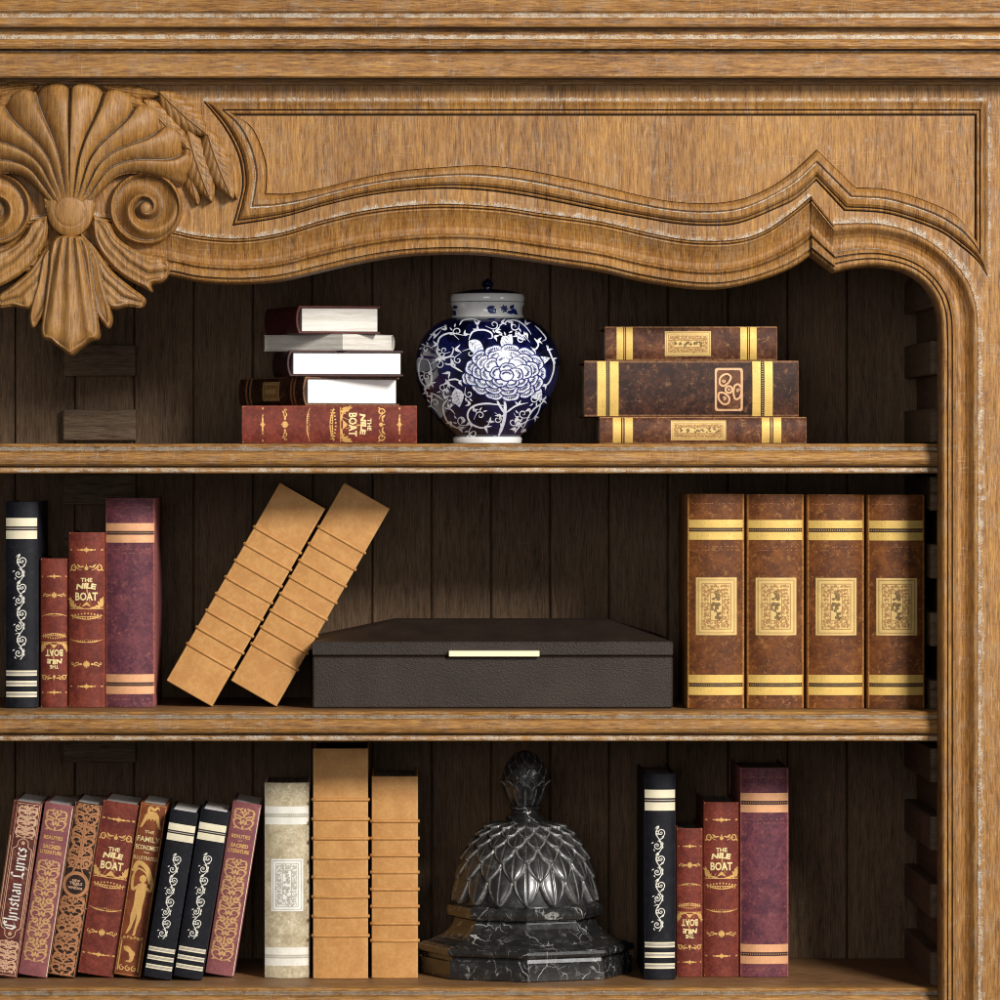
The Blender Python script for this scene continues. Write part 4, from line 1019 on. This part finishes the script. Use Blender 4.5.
def st_small(r, S, w, h):
    for vv in (.12, .17, .80, .86):
        d = Deco(S); d.rect(-w*.48, w*.48, h*vv, h*(vv+.028), 12); d.build('gilt_rule', F_bronze, r)
    label_panel(r, S, -w*.32, w*.34, h*.36, h*.62, F_lab, F_labd, 4, True, False)
def st_top(r, S, w, h):
    d = Deco(S)
    for vv in (.06, .12, .2, .8, .9): d.rect(-w*.47, w*.47, h*vv, h*(vv+.006), 10)
    d.text('STORIES', 0, h*.45, h*.3, w*.3, math.pi/2, .0); d.build('gilt_rule', F_bronze, r)
z = askew(303, 376.6, z+.0003, .075, 68.6, 96, 27, M_browndk, 'dark brown book with gold bands and bright page edges, resting on the red one', M_pagew, st_small)
z = askew(287, 350.4, z+.0003, .075, 17.6, 116, 8, M_grey, 'thick book with bright white page edges, middle of the left-hand stack', M_pagew, None)
z = askew(343, 333.8, z+.0003, .075, 81, 52, 50, M_page, 'thin unbound grey-white book turned corner-on, second from the top of the stack', M_page, None, True, t=.0006, lip=0.0004)
z = askew(296, 305.6, z+.0003, .075, 35, 84, 15, leather('oxblood_cloth', (.11,.018,.018), (.05,.01,.01), (.3,.1,.08), .2), 'dark oxblood book with pale page edges on top of the left-hand stack', M_page, st_small and None)

# ================================================================== STORAGE BOX
def make_box():
    s = NT('brown_pebbled_leather'); v = s.coord(); n = s.noise(v, 900, 4, .6); vo = s.n('ShaderNodeTexVoronoi'); s.l(v, vo.inputs[0]); vo.inputs['Scale'].default_value = 700
    c = s.mix(s.ramp(s.noise(v, 25, 3), [(.35, 0.0), (.65, 1.0)]), (.020,.0125,.009), (.030,.019,.014))
    c = s.mix(s.ramp(n, [(.58, 0.0), (.75, .5)]), c, (.09,.065,.05))
    mt = s.done(c, .5, .28, normal=s.bump(vo.outputs['Distance'], .5, .0005))
    Y0 = .065; Y1 = .30; X0, X1 = wx(312.5, Y0), wx(673, Y0); z0 = ZM+.0003; zl = wz(656.2, Y0); zt = wz(641.5, Y0)
    r = empty('storage_box', ((X0+X1)/2, Y0, z0), label='dark brown leather box with hipped lid and brass pull on the middle shelf', cat='box')
    hw = (X1-X0)/2; D = Y1-Y0
    b = MB(); b.box(-hw, hw, 0, D, 0, zl-z0-.0006, .0016); b.build('box_body', mt, r)
    zz = zt-z0; rise = .019; ix = .083; iy = .075
    R = lambda e, z: [(-hw+e, e, z), (hw-e, e, z), (hw-e, D-e, z), (-hw+e, D-e, z)]
    v = R(.0012, zl-z0+.0004)+R(0, zl-z0+.0016)+R(0, zz-.002)+R(.0008, zz-.0005)+R(.0035, zz+.0004)
    tp = [(-hw+ix, iy, zz+rise), (hw-ix*.75, iy, zz+rise), (hw-ix*.75, D-iy, zz+rise), (-hw+ix, D-iy, zz+rise)]
    v += tp; f = [(3,2,1,0)]
    for L in range(5):
        for k in range(4): f.append((L*4+k, L*4+(k+1) % 4, L*4+4+(k+1) % 4, L*4+4+k))
    f.append((20,21,22,23)); mesh('box_lid', v, f, mt, r)
    hx0, hx1 = wx(448.5, Y0)-(X0+X1)/2, wx(539.5, Y0)-(X0+X1)/2; hz0, hz1 = wz(656.6, Y0)-z0, wz(650.2, Y0)-z0
    br = NT('brushed_brass'); n = br.noise(br.coord((.02,1,1)), 900, 2); 
    bm_ = br.done(br.mix(n, (.80,.68,.42), (.95,.86,.62)), .38, .5, .55)
    b = MB(); b.box(hx0, hx1, -.007, -.0012, hz0, hz1, .0007); o = b.build('pull_bar', bm_, r)
    for x in (hx0+.012, hx1-.012):
        b = MB(); b.box(x-.003, x+.003, -.0013, .0002, hz0+.0012, hz1-.0012); b.build('pull_stud', bm_, o)
make_box()

# ================================================================== PORCELAIN JAR
def make_jar():
    Yc = .135; X0 = wx(487.5, Yc); z0 = ZT+.0002
    r = empty('ginger_jar', (X0, Yc, z0), label='blue and white porcelain lidded jar painted with a peony on the top shelf', cat='jar')
    k = (CD+Yc)/CD/1000; base = 442.5
    prof_px = [(441.5,33),(440.8,34),(437,34.2),(436,33.6),(435.2,33.2),(433,35.5),(428,41),(420,48.5),(410,56),(400,62),(390,67),(380,70.2),(370,71.8),(360,72),(350,70.5),(340,66.8),(332,61.8),(325,55),(320,47.5),(317.5,41),(316.5,37)]
    D = lambda L: [((base-y)*k, rr*k) for y, rr in L]
    s = NT('cobalt_glaze'); v = s.coord(); n = s.noise(v, 28, 4, .6); n2 = s.noise(v, 160, 3)
    c = s.mix(s.ramp(s.math('ADD', s.math('MULTIPLY', n, .7), s.math('MULTIPLY', n2, .3)), [(.44, 0.0), (.68, 1.0)]), (.001,.0014,.008), (.008,.011,.085))
    cob = s.done(c, .12, .55, coat=.5)
    s = NT('white_glaze'); wg = s.done(s.mix(s.noise(s.coord(), 60, 3), (.62,.62,.60), (.80,.80,.79)), .14, .5, coat=.4)
    s = NT('white_painting'); wp = s.done(s.mix(s.ramp(s.noise(s.coord(), 260, 4, .7), [(.4, 0.0), (.65, 1.0)]), (.66,.70,.82), (.92,.93,.95)), .2, .5, coat=.4)
    s = NT('blue_painting'); bpnt = s.done((.012,.02,.14), .2, .5, coat=.4)
    bz = np.array([a for a, _ in D(prof_px)]); brr = np.array([b for _, b in D(prof_px)])
    # dense smooth body
    zz = np.linspace(D(prof_px)[4][0], D(prof_px)[-1][0], 70)
    cr = crom([(a, b) for a, b in D(prof_px)[4:]], 6); cz = np.array([a for a, _ in cr]); crr = np.array([b for _, b in cr])
    Rz = lambda z: float(np.interp(z, cz, crr))
    body = lathe('jar_body', [(Rz(z), z) for z in zz], 128, cob, r)
    lathe('foot_ring', [(b, a) for a, b in D([(442.3,32),(441.8,34),(437.5,34.6),(436.2,34),(435.4,32.5)])], 96, wg, r)
    lathe('neck', [(b, a) for a, b in D([(317.2,36),(316.2,36.8),(314,35.6),(310,34.8),(306,35.4),(303,36.8),(301.5,37)])], 96, wg, r)
    lid = lathe('lid', [(b, a) for a, b in D([(301.2,35),(300.6,36.4),(298,37.0),(295,36.8),(293.2,35.8),(292.4,33.5)])], 96, wg, r)
    lathe('lid_crown', [(b, a) for a, b in D([(292.3,33.8),(291.6,32.5),(289.8,25),(288.2,15),(287.6,6)])], 96, cob, lid)
    lathe('lid_knob', [(b, a) for a, b in D([(287.9,3.6),(286,3.8),(284.6,5.4),(282.4,5.9),(280,4.4),(278,1.8),(277.2,.3)])], 48, cob, lid)
    def jar(u, vy, e):   # u = px sideways seen square-on, vy = px row
        z = (base-vy)*k; R = Rz(z); th = math.asin(max(-1, min(1, u*k/R))) if abs(u*k/R) <= 1 else math.copysign(math.pi/2+(abs(u*k/R)-1)*1.0, u)
        return ((R+e)*math.sin(th), -(R+e)*math.cos(th), z)
    def N(cx, cy): return cx-487.5, cy
    d = Deco(jar, .0002)
    def vine(pts, w): d.line(crom([N(*p) for p in pts], 7), w)
    def tuft(x, y, a, L=7, n=3, w=2.0):
        for q in range(n):
            X_, Y_ = N(x, y); d.leaf(X_, Y_, L*(1-.12*abs(q-1)), w, a+(q-(n-1)/2)*.55, .35*(1 if q % 2 else -1))
    vines = [([(498,435),(503,420),(504,405),(502,396)],3.2),([(503,412),(498,404),(495,398)],2.2),([(503,405),(485,403),(472,406),(467,414),(471,423),(482,427),(488,423),(486,420)],1.8),
             ([(505,412),(515,405),(527,402)],1.6),([(437,345),(440,337),(450,333),(465,336)],1.7),([(438,345),(437,352),(442,357),(450,356),(453,349),(451,347)],1.6),
             ([(468,340),(472,332),(482,330),(490,333),(491,338),(487,339)],1.7),([(459,325),(463,320),(473,319),(480,322)],1.4),([(504,325),(506,321),(514,320),(522,324),(528,331),(530,335)],1.5),
             ([(533,338),(537,344),(534,349),(529,347)],1.5),([(545,345),(550,355),(553,366),(549,380),(543,385),(541,378)],1.6),([(534,325),(540,331),(545,338),(541,341)],1.4),
             ([(423,355),(419,365),(420,377),(425,385),(431,382),(431,370),(428,360),(421,358)],1.6),([(445,379),(449,384),(456,388)],1.4),([(448,398),(443,405),(445,416),(450,423),(460,428),(466,426)],1.5),
             ([(444,407),(451,409),(455,414)],1.3),([(430,392),(437,395),(444,400)],1.4),([(545,395),(541,402),(533,408),(528,415),(524,424),(520,431)],1.4),([(514,432),(520,424),(530,418)],1.3),
             ([(540,402),(537,412),(531,419)],1.2),([(450,365),(457,369),(462,372)],1.6),([(447,380),(455,379),(461,382)],1.6),([(428,340),(436,330),(447,325)],1.3),([(434,338),(441,330)],1.1)]
    for p, w in vines: vine(p, w)
    for t_ in [(437,345,-2.6),(441,357,1.6),(454,349,.2,8),(440,358,2.6),(476,325,-1.2),(477,331,-1.9),(494,331,.1,8),(493,336,.8),(463,335,-.4),(465,420,3.4),(470,421,2.2),(484,425,.9,8),(488,421,-.3),(470,404,-2.5),(472,410,-.5),(500,414,2.7),(515,417,1.4),(517,405,-1.4),(519,421,2.0,7),(515,427,2.6),(536,340,.3),(533,349,2.2),(524,324,-.6),(546,350,-.6),(551,358,.7),(545,384,2.6),(423,358,-2.2),(428,372,.3),(425,386,1.2),(446,388,2.2),(433,395,2.8),(444,398,-.8),(452,421,2.6),(459,427,.6),(448,407,-.8),(453,365,-2.2,8),(450,372,2.7,8),(449,381,2.4,8),(458,381,.6),(431,382,.8),(529,408,2.4),(534,415,1.2),(525,428,2.2),(541,399,.3),(446,330,-2.0),(436,334,2.9),(512,322,2.9),(500,322,.2),(526,333,2.4),(428,391,2.5),(468,433,.3)]:
        x, y, a = t_[:3]; tuft(x, y, a, t_[3] if len(t_) > 3 else 6.0, 3, 1.9)
    leaves = [(476,346,13,9,.55),(468,339,8,5,3.9),(505,342,12,9,-1.35),(513,332,9,5,.5),(535,362,12,8,-.5),(457,395,15,9,1.25),(534,390,13,9,.6),(542,398,7,6,1.0)]
    rj = random.Random(11); placed = []
    for _ in range(900):
        if len(placed) > 34: break
        x = rj.uniform(-66, 66); y = rj.uniform(322, 432); R_ = float(np.interp(y, [320,332,345,370,395,410,425,435],[48,62,69,72,64,56,45,35]))
        if abs(x) > R_*.93 or ((x-17.5)/44)**2+((y-372)/31)**2 < 1: continue
        if any(math.hypot(x-a, y-b) < 12 for a, b in placed): continue
        if any(math.hypot(x-(q[0]-487.5), y-q[1]) < 6.5 for p, _w in vines for q in p): continue
        placed.append((x, y)); a0 = rj.uniform(0, 6.28); sg = rj.choice((-1, 1)); rr_ = rj.uniform(3.6, 5.4)
        d.spiral(x, y, rr_, rr_*.2, a0, sg*1.15, 1.0, 18, [(x+rr_*1.7*math.cos(a0-sg*.7), y+rr_*1.7*math.sin(a0-sg*.7))])
        for q in range(3): d.leaf(x+rr_*math.cos(a0+sg*(.5+q*.8)), y+rr_*math.sin(a0+sg*(.5+q*.8)), 4.2, 1.5, a0+sg*(.9+q*.8), .3*sg)
    d.build('vine_painting', wp, r)
    d = Deco(jar, .0003); d2 = Deco(jar, .0009)
    for (x, y, L, W, a) in [(468,341,21,13,.65),(502,349,17,12,-1.15),(531,364,19,9,-.45),(455,388,19,12,1.25),(529,386,18,13,.75),(514,334,12,5,.45)]:
        X_, Y_ = N(x, y); d = Deco(jar, .0003); d.leaf(X_, Y_, L, W, a, .1, 8); d.build('leaf_painting', wp, r)
        c_, s_ = math.cos(a), math.sin(a)
        for q in range(4):
            t = .22+.18*q
            for sg in (-1, 1):
                bx, by = X_+c_*L*t, Y_+s_*L*t; d2.line([(bx, by), (bx+c_*L*.12-s_*sg*W*.33, by+s_*L*.12+c_*sg*W*.33)], .95)
        d2.line([(X_+c_*L*.08, Y_+s_*L*.08), (X_+c_*L*.9, Y_+s_*L*.9)], 1.0)
    # peony: scalloped petals, back to front
    pet = []
    for ring_, (rx, ry, n, R) in enumerate([(31,20,13,9.5),(24,15,11,9.0),(16.5,10.5,8,8.5),(8.5,6,5,7.5),(0,0,1,6.5)]):
        for q in range(n):
            a = 2*math.pi*q/n+ring_*.35; pet.append((505+rx*math.cos(a)*(1 if math.cos(a) < .6 else .95), 372.5+ry*math.sin(a)+(3 if ring_ > 2 else 0), R, a if n > 1 else -math.pi/2))
    for q, a in ((472,2.9),(466,3.0)): pet.insert(0, (q+4, 378, 8, a))
    pw = Deco(jar, .00045); pl = Deco(jar, .0013); rp = random.Random(2)
    def outline(P_, t, f=1.0):
        x, y, R, a = P_; rad2 = R*f*(1+.12*abs(math.sin(2.5*(t-a)))*(math.cos(t-a) > 0)); return (x-487.5+rad2*math.cos(t), y+rad2*.82*math.sin(t))
    def hidden(q, i):
        for (x, y, R, a) in pet[i+1:]:
            if ((q[0]-(x-487.5))/R)**2+((q[1]-y)/(R*.82))**2 < .98: return True
        return False
    for i, P_ in enumerate(pet):
        x, y, R, a = P_
        pw.fan(x-487.5, y, [outline(P_, 2*math.pi*q/22) for q in range(22)]); pw.e += 1.2e-5
        run = []
        for q in range(45):
            pt = outline(P_, 2*math.pi*q/44)
            if hidden(pt, i):
                if len(run) > 2: pl.line(run, .95, False)
                run = []
            else: run.append(pt)
        if len(run) > 2: pl.line(run, .95, False)
        for q in range(-4, 5):
            t = a+q*.27; f0 = rp.uniform(.42, .56); seg = [(x-487.5+R*(f0+(.86-f0)*m_/3)*math.cos(t), y+.82*R*(f0+(.86-f0)*m_/3)*math.sin(t)) for m_ in range(4)]
            if not any(hidden(z_, i) for z_ in seg): pl.line(seg, .85, True)
    pw.build('peony_petals', wp, r); pl.build('peony_outlines', bpnt, r)
    d2.build('leaf_veins', bpnt, r)
    # painted sprigs on the neck
    def neck(u, vy, e):
        z = (base-vy)*k; R = float(np.interp(vy, [302,306,310,314,316.5], [37,35.5,34.9,35.7,36.9]))*k; th = math.asin(max(-1, min(1, u*k/R)))
        return ((R+e)*math.sin(th), -(R+e)*math.cos(th), z)
    d = Deco(neck, .0002)
    for (x, y, L, W, a) in [(486,309,9,4,-.5),(487,310,9,5,.1),(493,308,6,4,1.2),(453,307,5,4,-.4),(452,310,6,5,.7),(510,309,6,4,-1.2),(511,309,8,5,.5),(513,311,7,4,2.8)]: d.leaf(*N(x, y), L, W, a, .2)
    for q in range(7): a = 2*math.pi*q/7; d.leaf(*N(503.5, 308.5), 4.2, 2.4, a)
    d.build('neck_painting', bpnt, r)
make_jar()

# ================================================================== MARBLE DOME
def make_dome():
    Yc = .165; X0 = wx(525, Yc); z0 = ZL+.0002
    r = empty('marble_finial', (X0, Yc, z0), label='black marble dome ornament with pinecone finial and octagonal base, bottom shelf', cat='ornament')
    Yf = Yc-.108; k = (CD+Yc)/CD/1000
    base = 460+(988-460)*CD/(CD+Yc)        # row of the shelf at the dome's centre
    s = NT('black_marble'); v = s.coord(); 
    nd = s.n('ShaderNodeTexNoise'); s.l(v, nd.inputs[0]); nd.inputs['Scale'].default_value = 22; nd.inputs['Detail'].default_value = 5
    ad = s.n('ShaderNodeVectorMath', operation='MULTIPLY_ADD'); s.l(nd.outputs['Color'], ad.inputs[0]); ad.inputs[1].default_value = (.045,.045,.045); s.l(v, ad.inputs[2])
    def veins(scale, wdt):
        vo = s.n('ShaderNodeTexVoronoi', feature='DISTANCE_TO_EDGE'); s.l(ad.outputs[0], vo.inputs['Vector']); vo.inputs['Scale'].default_value = scale
        return s.ramp(vo.outputs['Distance'], [(0, 1.0), (wdt, 0.0)])
    vm = s.math('SUBTRACT', 1.0, s.math('MULTIPLY', s.attr('calm'), .85))
    m1 = s.math('MULTIPLY', veins(30, .022), s.ramp(s.noise(v, 32, 3), [(.52, 0.0), (.66, .8)]))
    m2 = s.math('MULTIPLY', veins(75, .03), s.ramp(s.noise(v, 60, 3), [(.50, 0.0), (.66, .55)]))
    cloud = s.ramp(s.noise(v, 90, 6, .75), [(.5, 0.0), (.8, .35)])
    col = s.mix(cloud, (.016,.0155,.015), (.16,.16,.155)); col = s.mix(s.math('MULTIPLY', s.math('MAXIMUM', m1, m2, True), vm), col, (.62,.60,.57))
    wv = s.math('MULTIPLY', s.attr('edge'), s.ramp(s.noise(v, 240, 4, .7), [(.35, .25), (.6, 1.0)]))
    col = s.mix(s.math('MULTIPLY', wv, .75, True), col, (.42,.41,.39))  # leaf rims paled: worn edges plus a highlight painted into the colour
    mar = s.done(col, s.math('ADD', s.math('ADD', s.math('MULTIPLY', s.attr('calm'), .13), s.math('MULTIPLY', s.noise(v, 120, 3), .25)), .07), .6, coat=.25, normal=s.bump(s.noise(v, 500, 4, .7), .12, .0006))
    Pp = lambda L: [(rr*k, (base-y)*k) for y, rr in L]
    lathe('octagonal_base', Pp([(base,105),(base-.8,107),(955.5,107),(954.6,104),(951,103.5),(950,106),(949,108.5),(946.5,109.5),(943.5,108.5),(942,106)]), 8, mar, r, False)
    o = lathe('flared_plinth', Pp([(941.9,104),(940.8,101.5),(938.8,94),(936,87),(933,81.5),(929,76.5),(924,72.5),(919,70.5),(917.4,70)]), 8, mar, r, False)
    lathe('collar_ring', Pp([(917.2,69),(916,74),(914.5,77),(911,78),(907,78),(904.5,76.5),(903,73),(902.2,69)]), 8, mar, r, False)
    # dome with rows of overlapping leaves
    H = 84.5; nt, nz = 560, 260
    th = np.linspace(-math.pi, math.pi, nt+1)[:-1]; al = np.linspace(0, math.pi/2*.845, nz)
    TH, AL = np.meshgrid(th, al); Rr = 66.5*np.cos(AL)**.82; Zz = H*np.sin(AL)      # height above row 904
    rowp = [(2.0, 34, 0), (24.5, 30, .5), (41.5, 25, 0), (54.5, 20, .5), (64.5, 17, 0), (72, 14, .5)]  # tip height in px
    hgt = np.zeros_like(TH)-.6; edge = np.zeros_like(TH); sp = 2*math.pi/16
    arc = H*AL*.98   # arclength-like coordinate
    for tipz, L, off in rowp:
        tip_a = math.asin(min(1, tipz/H))*H*.98
        vv = (arc-tip_a)/L; u = ((TH/sp-off+.5) % 1)-.5; u2 = u*2
        W = np.sin(np.clip(vv/.66, 0, 1)*math.pi/2)**.92*.99
        ins = (vv > 0) & (vv < 1.5) & (np.abs(u2) < W)
        q = np.abs(u2)/np.maximum(W, .02)
        hh = 6.2*(1-np.clip(vv, 0, 1.4)*.75) + 1.0*sm(.74, .92, q)*(1-sm(.95, 1, q)) + 2.2*(1-q**2) - .9*np.exp(-(u2/.07)**2)
        hh -= 1.0*sm(.93, 1.0, q)
        m_ = ins & (hh > hgt)
        hgt = np.where(m_, hh, hgt); edge = np.where(m_, np.clip(sm(.72, .9, q)*(1-.2*sm(.97,1,q))*.9+.3*np.exp(-(u2/.05)**2)*(vv < .9), 0, 1)*(1-.5*np.clip(vv,0,1)), edge)
    # radial displacement along the dome normal
    nr = np.cos(AL); nzv = np.sin(AL); RR = Rr+hgt*nr; ZZ = (base-904)+Zz+hgt*nzv
    V = np.c_[(RR*np.sin(TH)).ravel()*k, (-RR*np.cos(TH)).ravel()*k, ZZ.ravel()*k]
    idx = np.arange(nz*nt).reshape(nz, nt); a = idx[:-1]; b_ = np.roll(idx, -1, axis=1)[:-1]; c = np.roll(idx, -1, axis=1)[1:]; d_ = idx[1:]
    F = np.stack([a, b_, c, d_], -1).reshape(-1, 4)
    mesh('leaf_dome', V.tolist(), F.tolist(), mar, r, True, {'edge': edge.ravel(), 'calm': np.ones(edge.size)})
    lathe('neck_moulding', Pp([(826,21),(823.5,22.5),(821.5,21.5),(820.5,18.5),(818,20),(816.5,18),(815,14.5),(813,13.4),(810.5,13.2),(808.8,15),(807.5,15.8),(806.2,15),(805.4,12)]), 64, mar, r)
    # pinecone bud
    nt, nz = 200, 120; th = np.linspace(-math.pi, math.pi, nt+1)[:-1]; t = np.linspace(0, 1, nz); TH, T = np.meshgrid(th, t)
    prof = crom([(0,11.5),(.12,17),(.3,19.8),(.5,20.3),(.7,17.6),(.86,12),(.95,6.5),(1.0,.3)], 8); pz = np.array([a for a, _ in prof]); pr_ = np.array([b for _, b in prof])
    R0 = np.interp(T, pz, pr_)*1.04; hg = np.zeros_like(TH); ed = np.zeros_like(TH)
    for i in range(7):
        tz = .36+i*.105; L = .22; off = .5*(i % 2); nsp = 10
        vv = (tz-T)/L; u2 = ((((TH/(2*math.pi)*nsp)-off+.5) % 1)-.5)*2
        W = np.clip(np.sin(np.clip(vv, 0, 1)**.5*math.pi/2*1.2), 0, 1); q = np.abs(u2)/np.maximum(W, .02); ins = (vv > 0) & (vv < 1.2) & (q < 1)
        hh = 1.9*(1-.8*np.clip(vv, 0, 1))*np.minimum(1, R0/14)+.5*sm(.6, .9, q)-.8*sm(.93, 1, q)
        m_ = ins & (hh > hg); hg = np.where(m_, hh, hg); ed = np.where(m_, sm(.75, .92, q), ed)
    RR = R0+hg; ZZ = (base-804)+T*54
    V = np.c_[(RR*np.sin(TH)).ravel()*k, (-RR*np.cos(TH)).ravel()*k, ZZ.ravel()*k]
    idx = np.arange(nz*nt).reshape(nz, nt); a = idx[:-1]; b_ = np.roll(idx, -1, axis=1)[:-1]; c = np.roll(idx, -1, axis=1)[1:]; d_ = idx[1:]
    mesh('pinecone', V.tolist(), np.stack([a, b_, c, d_], -1).reshape(-1, 4).tolist(), mar, r, True, {'edge': ed.ravel()*.5, 'calm': np.ones(ed.size)})
    # outward curling leaves of the cup
    for i in range(12):
        A0 = 2*math.pi*(i+.5)/12; n, m_ = 14, 7; V, F, E = [], [], []
        for q in range(n+1):
            tt = q/n; Rq = 12.5+8.8*math.sin(min(1, tt*1.3)*math.pi/2)+ (4.8*max(0, (tt-.72)/.28)**1.6); zq = (base-806)+tt*26.5-1.2*max(0, (tt-.85)/.15)**2
            half_ = math.pi/12*1.0*(1-max(0, (tt-.55)/.45)**2.2)
            for j in range(m_):
                u = (j/(m_-1)-.5)*2; a_ = A0+u*half_; rr = Rq+.9*abs(u)**3-.3*(1-abs(u))
                V.append((rr*k*math.sin(a_), -rr*k*math.cos(a_), zq*k)); E.append(.75*(abs(u) > .8))
        for q in range(n):
            for j in range(m_-1): F.append((q*m_+j, q*m_+j+1, (q+1)*m_+j+1, (q+1)*m_+j))
        o = mesh('cup_leaf', V, F, mar, r, True, {'edge': E, 'calm': [1.0]*len(E)})
        md = o.modifiers.new('thickness', 'SOLIDIFY'); md.thickness = .0011; md.offset = -1
make_dome()
cleanup()

# ================================================================== LIGHT, CAMERA
def area(name, loc, target, size, power, col=(1,1,1), sy=None):
    L = bpy.data.lights.new(name, 'AREA'); L.energy = power; L.size = size; L.color = col
    if sy: L.shape = 'RECTANGLE'; L.size_y = sy
    o = bpy.data.objects.new(name, L); COL.objects.link(o); o.location = loc
    o.rotation_euler = (Vector(target)-Vector(loc)).to_track_quat('-Z', 'Y').to_euler(); return o
area('key_softbox', (2.1, -3.1, 2.0), (.5, 0, .5), .7, 184, (1, .965, .91))
area('side_softbox', (3.0, -2.3, .9), (.5, 0, .3), .6, 22, (1, .98, .95), 1.3)
area('front_fill', (.1, -5.2, .95), (.5, 0, .45), 1.6, 40, (1, .97, .94))
w = bpy.data.worlds.new('World'); sc.world = w; w.use_nodes = True
w.node_tree.nodes['Background'].inputs[0].default_value = (.9, .95, 1, 1); w.node_tree.nodes['Background'].inputs[1].default_value = .10
cam = bpy.data.cameras.new('camera'); co = bpy.data.objects.new('camera', cam); COL.objects.link(co)
co.location = (VX, -CD, VZ); co.rotation_euler = (math.pi/2, 0, 0)
cam.sensor_width = 36; cam.lens = 36*CD; cam.shift_x = .1; cam.shift_y = -.04; cam.clip_end = 100; cam.clip_start = .1
sc.camera = co
sc.view_settings.view_transform = 'Standard'; sc.view_settings.look = 'None'; sc.view_settings.gamma = 1; sc.view_settings.exposure = 0
sc.view_settings.use_curve_mapping = False
sc.render.engine = 'CYCLES'
sc.cycles.filter_width = 1.05
